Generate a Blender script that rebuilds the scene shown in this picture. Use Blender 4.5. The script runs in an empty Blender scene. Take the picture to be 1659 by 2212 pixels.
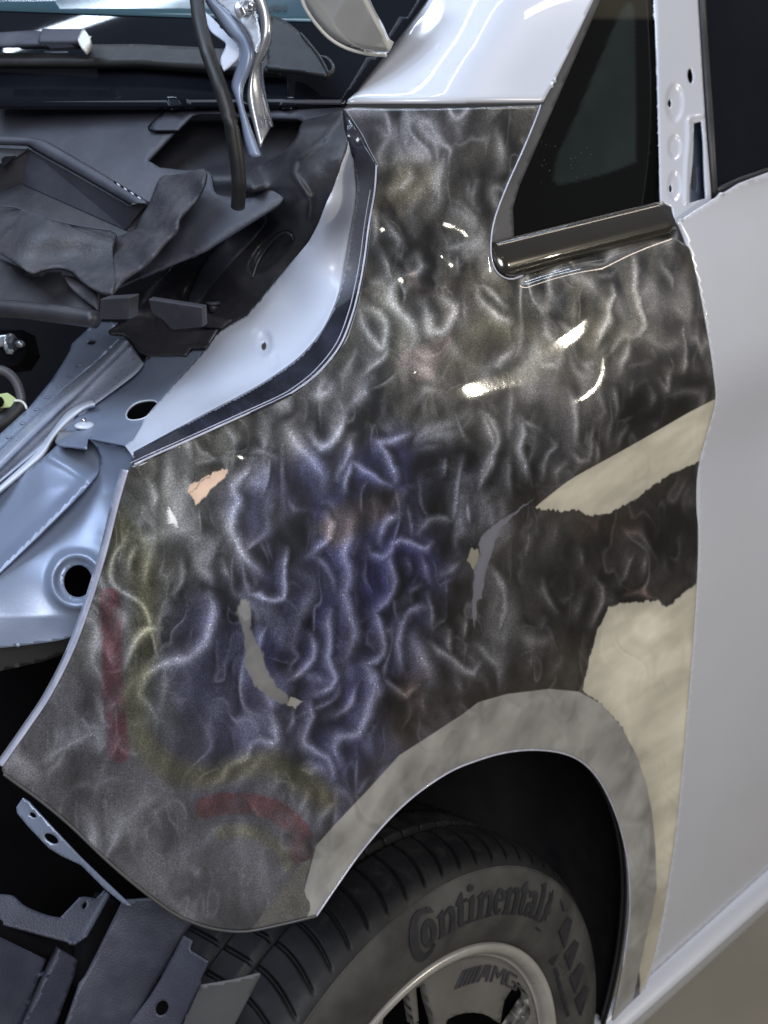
import bpy, bmesh, math, random
import numpy as np
from mathutils import Matrix, Vector
from mathutils.geometry import delaunay_2d_cdt

random.seed(7)
RNG = np.random.default_rng(11)
scene = bpy.context.scene
COL = scene.collection

# ------------------------------------------------------------------ camera
# working units "v": the photograph laid out 1659 wide by 2212 high
W_, H_, F_ = 1659.0, 2212.0, 3500.0
CX, CY = W_ / 2, H_ / 2
PITCH, YAW = math.radians(20.189), math.radians(42.108)
CAM = np.array([-1.27943, -1.04873, 1.68454])
c_h = np.array([math.cos(YAW), math.sin(YAW), 0.0])
C_R = np.array([math.sin(YAW), -math.cos(YAW), 0.0])
C_F = c_h * math.cos(PITCH) + np.array([0, 0, -math.sin(PITCH)])
C_U = np.cross(C_R, C_F)
cam_d = bpy.data.cameras.new("camera")
cam = bpy.data.objects.new("camera", cam_d)
COL.objects.link(cam)
cam.matrix_world = Matrix(((C_R[0], C_U[0], -C_F[0], CAM[0]), (C_R[1], C_U[1], -C_F[1], CAM[1]),
                           (C_R[2], C_U[2], -C_F[2], CAM[2]), (0, 0, 0, 1)))
cam_d.sensor_fit = 'HORIZONTAL'
cam_d.sensor_width = 36.0
cam_d.lens = F_ / W_ * 36.0
cam_d.clip_start = 0.05
cam_d.clip_end = 200
cam_d.dof.use_dof = True
cam_d.dof.focus_distance = 1.74
cam_d.dof.aperture_fstop = 11
scene.camera = cam

# ------------------------------------------------------------------ world
world = bpy.data.worlds.new("World")
scene.world = world
world.use_nodes = True
bg = world.node_tree.nodes["Background"]
bg.inputs[0].default_value = (0.74, 0.81, 1.0, 1)
bg.inputs[1].default_value = 0.13

# ------------------------------------------------------------------ lamps
def area(name, loc, target, sx, sy, power, color, roll=0.0):
    d = bpy.data.lights.new(name, 'AREA')
    d.shape = 'RECTANGLE'
    d.size, d.size_y = sx, sy
    d.energy = power
    d.color = color
    o = bpy.data.objects.new(name, d)
    COL.objects.link(o)
    o.location = loc
    o.rotation_euler = (Vector(target) - Vector(loc)).to_track_quat('-Z', 'Y').to_euler()
    o.rotation_euler.rotate_axis('Z', roll)
    return o

def tube(name, a, b, width, power, color):
    """long thin lamp between two points, shining down"""
    a, b = Vector(a), Vector(b)
    o = area(name, (a + b) / 2, (a + b) / 2 - Vector((0, 0, 1)), (b - a).length, width, power, color)
    x = (b - a).normalized(); z = Vector((0, 0, 1)); z = (z - x * z.dot(x)).normalized(); y = z.cross(x)
    m = Matrix((x, y, z)).transposed().to_4x4(); m.translation = (a + b) / 2
    o.matrix_world = m
    return o

COOL, WARM = (0.68, 0.81, 1.0), (1.0, 0.92, 0.76)
area("ceiling_panel_lamp", (-1.3, 0.9, 3.5), (-0.2, 0.4, 1.1), 2.0, 1.5, 72, COOL)
area("wash_lamp", (-2.3, -2.7, 3.3), (0.4, 0.0, 0.7), 1.8, 1.8, 150, (0.96, 0.97, 1.0))
for ty in (1.16, 0.90, 0.55):                                     # rows of tube lamps along the car
    tube("tube_lamp", (0.05, ty, 3.3), (2.45, ty, 3.3), 0.026, 6.0, COOL)
tube("tube_lamp", (0.36, 2.76, 3.3), (0.95, 1.72, 3.3), 0.035, 8, COOL)
tube("tube_lamp", (1.5, 0.02, 3.3), (3.5, 0.02, 3.3), 0.10, 9, (1.0, 0.86, 0.74))
for lp, lx, ly, pw in (((0.39, -1.43, 3.3), .07, .06, 1.0), ((1.72, -2.08, 1.98), .05, .24, 24.0), ((2.25, -2.15, 1.45), .035, .055, 1.5)):   # small work lamps
    area("work_lamp", lp, (0.3, 0.0, 1.1), lx, ly, pw, WARM)

scene.view_settings.view_transform = 'Standard'
scene.view_settings.look = 'None'
scene.view_settings.exposure = 0.0
scene.view_settings.gamma = 1.0
scene.view_settings.use_curve_mapping = False
scene.cycles.max_bounces = 8
scene.cycles.use_denoising = True

# ------------------------------------------------------------------ geometry helpers
def rays(px, py):
    px = np.asarray(px, float); py = np.asarray(py, float)
    return C_F[None] * F_ + C_R[None] * (px - CX)[:, None] + C_U[None] * (CY - py)[:, None]

AX = {'X': 0, 'Y': 1, 'Z': 2}

def pt(px, py, key, val):
    """world point seen at (px, py) that lies on the plane X, Y or Z = val, or at distance D = val"""
    d = rays([px], [py])[0]
    t = val / F_ if key == 'D' else (val - CAM[AX[key]]) / d[AX[key]]
    return CAM + d * t

def depth_of(p):
    return float((np.asarray(p) - CAM) @ C_F)

def proj(p):
    v = np.asarray(p) - CAM
    s = F_ / (v @ C_F)
    return CX + s * (v @ C_R), CY - s * (v @ C_U)

class Field:
    """smooth surface through control points (px, py, key, value)"""
    def __init__(self, ctrl, reg=1e-6):
        q = np.array([[c[0], c[1]] for c in ctrl], float) / 1000.0
        w = np.array([1.0 / depth_of(pt(*c)) for c in ctrl])
        n = len(q)
        A = np.zeros((n + 3, n + 3))
        A[:n, :n] = self.k(q, q) + np.eye(n) * reg
        A[:n, n] = 1; A[:n, n + 1:] = q
        A[n, :n] = 1; A[n + 1:, :n] = q.T
        if n <= 3:
            B = np.hstack([np.ones((n, 1)), q])
            self.c = np.concatenate([np.zeros(n), np.linalg.lstsq(B, w, rcond=None)[0]])
        else:
            self.c = np.linalg.lstsq(A, np.concatenate([w, np.zeros(3)]), rcond=None)[0]
        self.q, self.n = q, n
    @staticmethod
    def k(a, b):
        r2 = ((a[:, None, :] - b[None, :, :]) ** 2).sum(-1)
        return 0.5 * r2 * np.log(r2 + 1e-12)
    def depth(self, px, py):
        p = np.stack([np.asarray(px, float), np.asarray(py, float)], 1) / 1000.0
        return 1.0 / (self.k(p, self.q) @ self.c[:self.n] + self.c[self.n] + p @ self.c[self.n + 1:])
    def __call__(self, px, py, push=0.0):
        D = self.depth(px, py) + push
        return CAM[None] + rays(px, py) * (D / F_)[:, None]

def inside(px, py, poly):
    px = np.asarray(px, float); py = np.asarray(py, float)
    od = np.argsort(py, kind='stable'); xs, ys = px[od], py[od]
    r = np.zeros(len(px), bool)
    n = len(poly)
    for i in range(n):
        x0, y0 = poly[i]; x1, y1 = poly[(i + 1) % n]
        if y0 == y1: continue
        a, b = np.searchsorted(ys, (min(y0, y1), max(y0, y1)), 'left')
        if a < b: r[a:b] ^= xs[a:b] < (x1 - x0) * (ys[a:b] - y0) / (y1 - y0) + x0
    out = np.zeros(len(px), bool); out[od] = r
    return out

def near_dist(px, py, line, maxd, closed=False):
    """distance to a polyline, exact up to maxd"""
    px = np.asarray(px, float); py = np.asarray(py, float)
    od = np.argsort(py, kind='stable'); xs, ys = px[od], py[od]
    d = np.full(len(px), float(maxd) * 1.0001)
    m = len(line) if closed else len(line) - 1
    for i in range(m):
        x0, y0 = line[i]; x1, y1 = line[(i + 1) % len(line)]
        a, b = np.searchsorted(ys, (min(y0, y1) - maxd, max(y0, y1) + maxd), 'left')
        if a >= b: continue
        k = np.where((xs[a:b] > min(x0, x1) - maxd) & (xs[a:b] < max(x0, x1) + maxd))[0] + a
        if not len(k): continue
        dx, dy = x1 - x0, y1 - y0
        t = np.clip(((xs[k] - x0) * dx + (ys[k] - y0) * dy) / (dx * dx + dy * dy + 1e-9), 0, 1)
        d[k] = np.minimum(d[k], np.hypot(xs[k] - x0 - t * dx, ys[k] - y0 - t * dy))
    out = np.empty(len(px)); out[od] = d
    return out

def line_dist(px, py, line, closed=False):
    d = np.full(len(px), 1e9)
    m = len(line) if closed else len(line) - 1
    for i in range(m):
        x0, y0 = line[i]; x1, y1 = line[(i + 1) % len(line)]
        dx, dy = x1 - x0, y1 - y0
        L = dx * dx + dy * dy + 1e-9
        t = np.clip(((px - x0) * dx + (py - y0) * dy) / L, 0, 1)
        d = np.minimum(d, np.hypot(px - x0 - t * dx, py - y0 - t * dy))
    return d

def sdist(px, py, poly, maxd=40.0):
    d = near_dist(px, py, poly, maxd, True)
    return np.where(inside(px, py, poly), d, -d)

def smooth_line(pts, step=8.0, closed=False, sharp=()):
    """Catmull-Rom through the points; indices in sharp stay corners"""
    P = [np.array(p, float) for p in pts]
    n = len(P); out = []
    m = n if closed else n - 1
    for i in range(m):
        p1, p2 = P[i], P[(i + 1) % n]
        p0 = P[i - 1] if (closed or i > 0) else p1
        p3 = P[(i + 2) % n] if (closed or i + 2 < n) else p2
        if i in sharp: p0 = p1
        if (i + 1) % n in sharp: p3 = p2
        k = max(1, int(np.linalg.norm(p2 - p1) / step))
        for j in range(k):
            t = j / k
            out.append(0.5 * ((2 * p1) + (-p0 + p2) * t + (2 * p0 - 5 * p1 + 4 * p2 - p3) * t * t + (-p0 + 3 * p1 - 3 * p2 + p3) * t ** 3))
    if not closed: out.append(P[-1])
    return [tuple(p) for p in out]

def resample(poly, step):
    out = []
    n = len(poly)
    for i in range(n):
        a = np.array(poly[i], float); b = np.array(poly[(i + 1) % n], float)
        k = max(1, int(round(np.linalg.norm(b - a) / step)))
        for j in range(k):
            out.append(tuple(a + (b - a) * j / k))
    return out

def ellipse(cx, cy, rx, ry, rot=0.0, n=20):
    c, s = math.cos(math.radians(rot)), math.sin(math.radians(rot))
    return [(cx + rx * math.cos(t) * c - ry * math.sin(t) * s, cy + rx * math.cos(t) * s + ry * math.sin(t) * c)
            for t in np.linspace(0, 2 * math.pi, n, endpoint=False)]

def link(name, me, mat, parent, label=None):
    o = bpy.data.objects.new(name, me)
    COL.objects.link(o)
    if mat is not None: me.materials.append(mat)
    o.parent = parent
    if parent is not None and parent.type == 'EMPTY':      # parts keep their world coordinates
        o.matrix_parent_inverse = Matrix.Translation((0, 0, -FLOOR_Z))
    if label: o["label"] = label
    return o

def mesh_from(name, V, Fc, smooth=True):
    me = bpy.data.meshes.new(name)
    me.from_pydata([tuple(v) for v in V], [], [tuple(f) for f in Fc])
    me.update()
    if smooth:
        me.polygons.foreach_set("use_smooth", np.ones(len(me.polygons), bool))
    return me

def cdt_patch(outline, holes, sp):
    ol = resample(outline, sp)
    hl = [resample(h, min(sp, 4)) for h in holes]
    allp = list(ol); edges = [(i, (i + 1) % len(ol)) for i in range(len(ol))]
    for h in hl:
        b = len(allp); allp += h
        edges += [(b + i, b + (i + 1) % len(h)) for i in range(len(h))]
    xs = [p[0] for p in ol]; ys = [p[1] for p in ol]
    gx, gy = np.meshgrid(np.arange(min(xs), max(xs), sp), np.arange(min(ys), max(ys), sp * 0.866))
    gx = gx + (np.arange(gx.shape[0]) % 2)[:, None] * sp * 0.5
    gx, gy = gx.ravel(), gy.ravel()
    ok = inside(gx, gy, outline)
    gx, gy = gx[ok], gy[ok]
    ok = near_dist(gx, gy, outline, sp * 2, True) > sp * 0.45
    for h in holes:
        ok &= ~inside(gx, gy, h) & (near_dist(gx, gy, h, sp * 2, True) > sp * 0.4)
    gx, gy = gx[ok], gy[ok]
    pts = [Vector(p) for p in allp] + [Vector((x, y)) for x, y in zip(gx, gy)]
    r = delaunay_2d_cdt(pts, edges, [], 0, 1e-5)
    V = np.array([(v[0], v[1]) for v in r[0]])
    T = np.array([f for f in r[2] if len(f) == 3])
    c = V[T].mean(1)
    ok = inside(c[:, 0], c[:, 1], outline)
    for h in holes: ok &= ~inside(c[:, 0], c[:, 1], h)
    return V, T[ok]

def patch(name, outline, ctrl, mat, parent, sp=8.0, holes=(), thick=0.003, push=None, label=None, colors=None, smooth=True):
    """curved sheet or slab: outline and holes in v units, depth from the control points"""
    V2, T = cdt_patch(outline, list(holes), sp)
    fld = ctrl if isinstance(ctrl, Field) else Field(ctrl)
    px, py = V2[:, 0], V2[:, 1]
    pu = push(px, py) if push is not None else 0.0
    V3 = fld(px, py, pu)
    # faces towards the side the sheet is seen from
    a, b, c = V3[T[:, 0]], V3[T[:, 1]], V3[T[:, 2]]
    nrm = np.cross(b - a, c - a)
    flip = ((CAM[None] - a) * nrm).sum(1) < 0
    T = T.copy(); T[flip] = T[flip][:, ::-1]
    me = mesh_from(name, V3, T, smooth)
    if colors is not None:
        for an, arr in colors(px, py).items():
            if arr.ndim == 2:
                at = me.attributes.new(an, 'FLOAT_COLOR', 'POINT')
                at.data.foreach_set("color", np.hstack([arr, np.ones((len(arr), 1))]).astype(np.float32).ravel())
            else:
                at = me.attributes.new(an, 'FLOAT', 'POINT')
                at.data.foreach_set("value", arr.astype(np.float32))
    o = link(name, me, mat, parent, label)
    if thick:
        m = o.modifiers.new("thickness", 'SOLIDIFY')
        m.thickness = thick; m.offset = -1.0; m.use_even_offset = False
    return o

def facets(name, verts, faces, mat, parent, bevel=0.0, thick=0.0, smooth=False, label=None):
    V = [pt(*v) if len(v) == 4 else v for v in verts]
    me = mesh_from(name, V, faces, smooth)
    bm = bmesh.new(); bm.from_mesh(me)
    bmesh.ops.recalc_face_normals(bm, faces=bm.faces[:])
    bm.normal_update()
    cs = sum(1 if (Vector(CAM) - f.calc_center_median()).dot(f.normal) > 0 else -1 for f in bm.faces)
    if cs < 0: bmesh.ops.reverse_faces(bm, faces=bm.faces[:])
    bm.to_mesh(me); bm.free()
    o = link(name, me, mat, parent, label)
    if thick:
        m = o.modifiers.new("thickness", 'SOLIDIFY'); m.thickness = thick; m.offset = -1
    if bevel:
        m = o.modifiers.new("bevel", 'BEVEL'); m.width = bevel; m.segments = 3; m.limit_method = 'ANGLE'; m.angle_limit = math.radians(25)
        m.harden_normals = False
    return o

def sweep(name, path, radius, mat, parent, seg=12, profile=None, label=None, smooth=True, closed=False, up=None):
    """tube, or a profile [(a, b)] carried along a 3D path"""
    P = [np.array(p, float) for p in path]
    n = len(P); V = []; Fc = []
    prof = profile or [(math.cos(t), math.sin(t)) for t in np.linspace(0, 2 * math.pi, seg, endpoint=False)]
    m = len(prof)
    upv = np.array(up if up is not None else (0.13, 0.21, 0.97))
    for i in range(n):
        a = P[i - 1] if (i > 0 or closed) else P[i]; b = P[(i + 1) % n] if (i < n - 1 or closed) else P[i]
        t = b - a; t /= np.linalg.norm(t) + 1e-12
        s = np.cross(t, upv); s /= np.linalg.norm(s) + 1e-12
        u = np.cross(s, t)
        r = radius[i] if hasattr(radius, '__len__') else radius
        for (x, y) in prof: V.append(P[i] + s * x * r + u * y * r)
    k = n if closed else n - 1
    for i in range(k):
        for j in range(m):
            i2 = (i + 1) % n
            Fc.append((i * m + j, i * m + (j + 1) % m, i2 * m + (j + 1) % m, i2 * m + j))
    if not closed:
        Fc.append(tuple(range(m))[::-1]); Fc.append(tuple((n - 1) * m + j for j in range(m)))
    me = mesh_from(name, V, Fc, smooth)
    bm = bmesh.new(); bm.from_mesh(me); bmesh.ops.recalc_face_normals(bm, faces=bm.faces[:]); bm.to_mesh(me); bm.free()
    return link(name, me, mat, parent, label)

def path3(pts2, fld, step=8, lift=0.0, sharp=()):
    s = smooth_line(pts2, step, sharp=sharp)
    a = np.array(s)
    return fld(a[:, 0], a[:, 1], -lift)

def loft(name, rows, mat, parent, thick=0.0, label=None, smooth=True):
    """surface through rows of 3D points (all rows of one length)"""
    m = len(rows[0]); V = [p for r in rows for p in r]; Fc = []
    for i in range(len(rows) - 1):
        for j in range(m - 1):
            Fc.append((i * m + j, i * m + j + 1, (i + 1) * m + j + 1, (i + 1) * m + j))
    me = mesh_from(name, V, Fc, smooth)
    bm = bmesh.new(); bm.from_mesh(me); bm.normal_update()
    cs = sum(1 if (Vector(CAM) - f.calc_center_median()).dot(f.normal) > 0 else -1 for f in bm.faces)
    if cs < 0: bmesh.ops.reverse_faces(bm, faces=bm.faces[:])
    bm.to_mesh(me); bm.free()
    o = link(name, me, mat, parent, label)
    if thick:
        mo = o.modifiers.new("thickness", 'SOLIDIFY'); mo.thickness = thick; mo.offset = -1
    return o

def resample_n(line, n):
    a = np.array(line, float)
    d = np.concatenate([[0], np.cumsum(np.linalg.norm(np.diff(a, axis=0), axis=1))])
    t = np.linspace(0, d[-1], n)
    return np.stack([np.interp(t, d, a[:, k]) for k in range(a.shape[1])], 1)

# numpy noise -------------------------------------------------------
_perm = RNG.permutation(4096)
_vals = RNG.random(4096)
def vnoise(x, y, seed=0):
    xi = np.floor(x).astype(int); yi = np.floor(y).astype(int)
    fx = x - xi; fy = y - yi
    fx = fx * fx * fx * (fx * (fx * 6 - 15) + 10); fy = fy * fy * fy * (fy * (fy * 6 - 15) + 10)
    def h(i, j): return _vals[(_perm[(i + seed * 131) & 4095] + j * 57 + seed * 17) & 4095]
    a = h(xi, yi); b = h(xi + 1, yi); c = h(xi, yi + 1); d = h(xi + 1, yi + 1)
    return a + (b - a) * fx + (c - a) * fy + (a - b - c + d) * fx * fy
def fbm(x, y, o=4, seed=0):
    s = 0; a = 0.5; t = 0
    for i in range(o):
        s = s + a * vnoise(x * 2 ** i + 13.7 * i, y * 2 ** i + 7.1 * i, seed + i); t += a; a *= 0.5
    return s / t
def lin(c):
    c = np.asarray(c, float) / 255.0
    return np.where(c <= 0.04045, c / 12.92, ((c + 0.055) / 1.055) ** 2.4)

# ------------------------------------------------------------------ materials
def nodes_of(m):
    m.use_nodes = True
    return m.node_tree.nodes, m.node_tree.links

def make_mat(name, c1, c2=None, rough=0.4, metal=0.0, scale=12.0, detail=5.0, bump=0.0, bscale=200.0, coat=0.0, spec=0.5, rvar=0.12, contrast=(0.35, 0.7), ior=1.5, dust=0.0, dcol=(0.32, 0.31, 0.30), dscale=260.0):
    """procedural: two tones mixed by noise, uneven gloss, fine relief"""
    m = bpy.data.materials.new(name)
    N, L = nodes_of(m)
    b = N["Principled BSDF"]
    tc = N.new("ShaderNodeTexCoord")
    no = N.new("ShaderNodeTexNoise"); no.inputs["Scale"].default_value = scale; no.inputs["Detail"].default_value = detail
    L.new(tc.outputs["Object"], no.inputs["Vector"])
    ra = N.new("ShaderNodeMapRange"); ra.inputs[1].default_value, ra.inputs[2].default_value = contrast
    L.new(no.outputs["Fac"], ra.inputs[0])
    mx = N.new("ShaderNodeMix"); mx.data_type = 'RGBA'
    mx.inputs["A"].default_value = (*c1, 1); mx.inputs["B"].default_value = (*(c2 or c1), 1)
    L.new(ra.outputs[0], mx.inputs["Factor"])
    out = mx.outputs["Result"]
    if dust:                                    # specks and a broken film of dust
        vo = N.new("ShaderNodeTexVoronoi"); vo.inputs["Scale"].default_value = dscale
        L.new(tc.outputs["Object"], vo.inputs["Vector"])
        sp_n = N.new("ShaderNodeMapRange"); sp_n.inputs[1].default_value = 0.16; sp_n.inputs[2].default_value = 0.05
        L.new(vo.outputs["Distance"], sp_n.inputs[0])
        gate = N.new("ShaderNodeMapRange"); gate.inputs[1].default_value = 0.80; gate.inputs[2].default_value = 0.97
        L.new(vo.outputs["Color"], gate.inputs[0])
        mu = N.new("ShaderNodeMath"); mu.operation = 'MULTIPLY'; L.new(sp_n.outputs[0], mu.inputs[0]); L.new(gate.outputs[0], mu.inputs[1])
        fi = N.new("ShaderNodeTexNoise"); fi.inputs["Scale"].default_value = 34; fi.inputs["Detail"].default_value = 9; fi.inputs["Roughness"].default_value = 0.7
        L.new(tc.outputs["Object"], fi.inputs["Vector"])
        fr = N.new("ShaderNodeMapRange"); fr.inputs[1].default_value = 0.52; fr.inputs[2].default_value = 0.80; fr.inputs[4].default_value = 0.28
        L.new(fi.outputs["Fac"], fr.inputs[0])
        mxx = N.new("ShaderNodeMath"); mxx.operation = 'MAXIMUM'; L.new(mu.outputs[0], mxx.inputs[0]); L.new(fr.outputs[0], mxx.inputs[1])
        ms = N.new("ShaderNodeMath"); ms.operation = 'MULTIPLY'; ms.inputs[1].default_value = dust; L.new(mxx.outputs[0], ms.inputs[0])
        dm = N.new("ShaderNodeMix"); dm.data_type = 'RGBA'; dm.inputs["B"].default_value = (*dcol, 1)
        L.new(ms.outputs[0], dm.inputs["Factor"]); L.new(out, dm.inputs["A"]); out = dm.outputs["Result"]
    L.new(out, b.inputs["Base Color"])
    n2 = N.new("ShaderNodeTexNoise"); n2.inputs["Scale"].default_value = scale * 3.3; n2.inputs["Detail"].default_value = 4
    L.new(tc.outputs["Object"], n2.inputs["Vector"])
    rr = N.new("ShaderNodeMapRange"); rr.inputs[3].default_value = max(0.02, rough - rvar); rr.inputs[4].default_value = min(1.0, rough + rvar)
    L.new(n2.outputs["Fac"], rr.inputs[0]); L.new(rr.outputs[0], b.inputs["Roughness"])
    b.inputs["Metallic"].default_value = metal
    b.inputs["Specular IOR Level"].default_value = spec
    b.inputs["IOR"].default_value = ior
    b.inputs["Coat Weight"].default_value = coat
    b.inputs["Coat Roughness"].default_value = 0.03
    if bump:
        n3 = N.new("ShaderNodeTexNoise"); n3.inputs["Scale"].default_value = bscale; n3.inputs["Detail"].default_value = 3
        L.new(tc.outputs["Object"], n3.inputs["Vector"])
        bu = N.new("ShaderNodeBump"); bu.inputs["Strength"].default_value = bump; bu.inputs["Distance"].default_value = 0.002
        L.new(n3.outputs["Fac"], bu.inputs["Height"]); L.new(bu.outputs["Normal"], b.inputs["Normal"])
    return m

M = {}
M['white'] = make_mat("silver_white_body_paint", (0.52, 0.535, 0.595), (0.56, 0.575, 0.63), rough=0.33, metal=0.10, coat=1.0, scale=3, rvar=0.03, dust=0.05, dcol=(0.25, 0.24, 0.22))
M['cream'] = make_mat("hood_paint", (0.60, 0.60, 0.58), (0.66, 0.65, 0.62), rough=0.25, coat=1.0, scale=3, rvar=0.04)
M['steel'] = make_mat("blue_grey_primer", (0.20, 0.24, 0.34), (0.25, 0.295, 0.39), rough=0.36, scale=9, metal=0.3, bump=0.05, bscale=420, dust=0.22, dcol=(0.10, 0.10, 0.11))
M['inner'] = make_mat("inner_panel_paint", (0.53, 0.565, 0.67), (0.58, 0.61, 0.69), rough=0.42, coat=0.3, scale=4, rvar=0.06, dust=0.12, dcol=(0.22, 0.22, 0.23))
M['galv'] = make_mat("galvanised_metal", (0.42, 0.43, 0.46), (0.52, 0.53, 0.55), rough=0.32, metal=0.75, scale=26, bump=0.1, bscale=160)
M['plast'] = make_mat("grey_cowl_plastic", (0.036, 0.038, 0.052), (0.056, 0.059, 0.076), rough=0.5, scale=14, bump=0.3, bscale=900, dust=0.35)
M['plast2'] = make_mat("dark_trough_plastic", (0.022, 0.022, 0.028), (0.040, 0.039, 0.045), rough=0.42, scale=16, bump=0.25, bscale=600, dust=0.3)
M['felt'] = make_mat("worn_rubber_flap", (0.018, 0.018, 0.025), (0.046, 0.043, 0.049), rough=0.55, scale=30, bump=0.45, bscale=260, dust=0.4)
M['black'] = make_mat("black_rubber", (0.006, 0.006, 0.007), (0.011, 0.011, 0.012), rough=0.5, scale=20)
M['void'] = make_mat("void_black", (0.003, 0.003, 0.004), (0.006, 0.006, 0.007), rough=0.9, scale=8, spec=0.1)  # black of the added shade sheets and of some dark parts
M['glass'] = make_mat("dark_glass", (0.005, 0.006, 0.009), (0.008, 0.009, 0.012), rough=0.012, scale=5, rvar=0.006, spec=0.5, ior=1.22)
M['tint'] = make_mat("teal_glass", (0.030, 0.062, 0.078), (0.042, 0.078, 0.092), rough=0.08, scale=5, rvar=0.03)
M['trim'] = make_mat("bronze_black_trim", (0.040, 0.036, 0.028), (0.055, 0.049, 0.038), rough=0.2, scale=6, coat=1.0, rvar=0.04, metal=0.5)
M['seal'] = make_mat("rubber_seal", (0.018, 0.018, 0.019), (0.028, 0.027, 0.028), rough=0.5, scale=30)
M['reveal'] = make_mat("window_reveal", (0.075, 0.075, 0.08), (0.09, 0.09, 0.095), rough=0.4, scale=10)
M['lower'] = make_mat("bumper_carrier_plastic", (0.027, 0.030, 0.047), (0.046, 0.050, 0.072), rough=0.48, scale=18, bump=0.25, bscale=450, dust=0.4, dcol=(0.012, 0.012, 0.015))
M['flapgrey'] = make_mat("grey_flap_plastic", (0.055, 0.055, 0.057), (0.068, 0.067, 0.068), rough=0.5, scale=12)
M['tyre'] = make_mat("tyre_rubber", (0.0045, 0.0045, 0.006), (0.010, 0.010, 0.0115), rough=0.55, scale=16, detail=8, bump=0.1, bscale=420, contrast=(0.42, 0.72), spec=0.3, dust=0.2, dscale=330)
M['sidewall'] = make_mat("dusty_sidewall", (0.034, 0.033, 0.031), (0.074, 0.071, 0.065), rough=0.72, scale=15, detail=9, bump=0.3, bscale=500, spec=0.25, dust=0.35, dcol=(0.15, 0.145, 0.135))
M['letter'] = make_mat("tyre_lettering", (0.014, 0.014, 0.017), (0.026, 0.025, 0.028), rough=0.7, scale=40, spec=0.3)
M['rim'] = make_mat("grey_wheel_paint", (0.145, 0.142, 0.133), (0.21, 0.206, 0.194), rough=0.34, metal=0.4, scale=11, detail=7, bump=0.06, dust=0.3)
M['lip'] = make_mat("machined_rim_lip", (0.40, 0.385, 0.365), (0.52, 0.50, 0.475), rough=0.32, metal=0.5, scale=16)
M['bolt'] = make_mat("zinc_bolt", (0.42, 0.42, 0.44), (0.55, 0.55, 0.56), rough=0.3, metal=0.9, scale=40)
M['rust'] = make_mat("rusty_tab_steel", (0.26, 0.27, 0.30), (0.30, 0.17, 0.06), rough=0.5, metal=0.4, scale=30, contrast=(0.5, 0.66))
M['green'] = make_mat("yellow_green_connector", (0.40, 0.48, 0.20), (0.48, 0.55, 0.27), rough=0.5, scale=30)
M['cable'] = make_mat("grey_cable", (0.05, 0.05, 0.06), (0.08, 0.08, 0.09), rough=0.5, scale=30)
M['floor'] = make_mat("workshop_floor", (0.19, 0.165, 0.125), (0.25, 0.215, 0.165), rough=0.4, scale=2.2, detail=8, bump=0.05, bscale=60)
M['rail'] = make_mat("brushed_rail_paint", (0.34, 0.38, 0.48), (0.44, 0.48, 0.58), rough=0.3, metal=0.25, scale=40, bump=0.12, bscale=300)
M['edge'] = make_mat("pale_edge", (0.36, 0.36, 0.44), (0.50, 0.50, 0.58), rough=0.25, scale=60, coat=0.6)
M['amg'] = make_mat("badge_black", (0.022, 0.022, 0.028), (0.035, 0.035, 0.042), rough=0.35, scale=40)

# ------------------------------------------------------------------ floor
def quad_obj(name, pts, mat, parent=None):
    me = mesh_from(name, pts, [tuple(range(len(pts)))], False)
    return link(name, me, mat, parent)
FLOOR_Z = -0.18
fl = quad_obj("floor", [(-30, -30, FLOOR_Z), (30, -30, FLOOR_Z), (30, 30, FLOOR_Z), (-30, 30, FLOOR_Z)], M['floor'])
fl["kind"] = "structure"

# ------------------------------------------------------------------ the car
car = bpy.data.objects.new("car", None)
COL.objects.link(car)
car.location = (0, 0, FLOOR_Z)
car["label"] = "white car with front fender wrapped in smoky dark marbled film, hood open"
car["category"] = "car"
bpy.context.view_layer.update()

# ------------------------------------------------------------------ fender
OPENING = [(1318, 2232), (1345, 2090), (1358, 1990), (1360, 1930), (1355, 1860), (1340, 1790), (1318, 1730), (1290, 1680), (1255, 1645), (1210, 1626), (1150, 1620),
           (1090, 1626), (1030, 1643), (970, 1668), (900, 1715), (840, 1770), (780, 1840), (730, 1910), (683, 1979)]
RIDGE = [(813, 358), (809, 413), (797, 484), (787, 560), (776, 620), (761, 680), (735, 745), (690, 802), (640, 842), (600, 864), (520, 900), (420, 945), (330, 985), (290, 1004)]
FOLD = [(742, 236), (779, 293), (791, 318), (813, 358)]
HEADEDGE = [(290, 1004), (276, 1016), (255, 1090), (230, 1190), (200, 1290), (160, 1400), (110, 1500), (60, 1575), (4, 1655)]
BOTTOM = [(4, 1655), (8, 1672), (35, 1692), (85, 1728), (150, 1782), (230, 1858), (300, 1918), (370, 1970), (420, 1994), (470, 2008), (530, 2012), (600, 1999), (683, 1979)]
BELT = [(1130, 595), (1300, 540), (1454, 490), (1469, 497), (1482, 512)]
WINEDGE = [(1168, 227), (1160, 250), (1140, 300), (1120, 346), (1092, 409), (1069, 472), (1061, 519), (1062, 559), (1071, 584), (1086, 598), (1106, 603), (1130, 595)]
GAP = [(1482, 512), (1495, 555), (1510, 620), (1523, 690), (1535, 760), (1543, 820), (1546, 852), (1543, 880), (1535, 910), (1522, 955), (1511, 1000), (1508, 1050), (1508, 1200), (1500, 1350), (1488, 1500),
       (1475, 1650), (1462, 1780), (1448, 1880), (1432, 1980), (1420, 2040), (1405, 2100), (1385, 2160), (1366, 2220), (1362, 2232)]
TOPSEAM = [(742, 236), (760, 232), (850, 234), (1000, 232), (1168, 227)]
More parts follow.
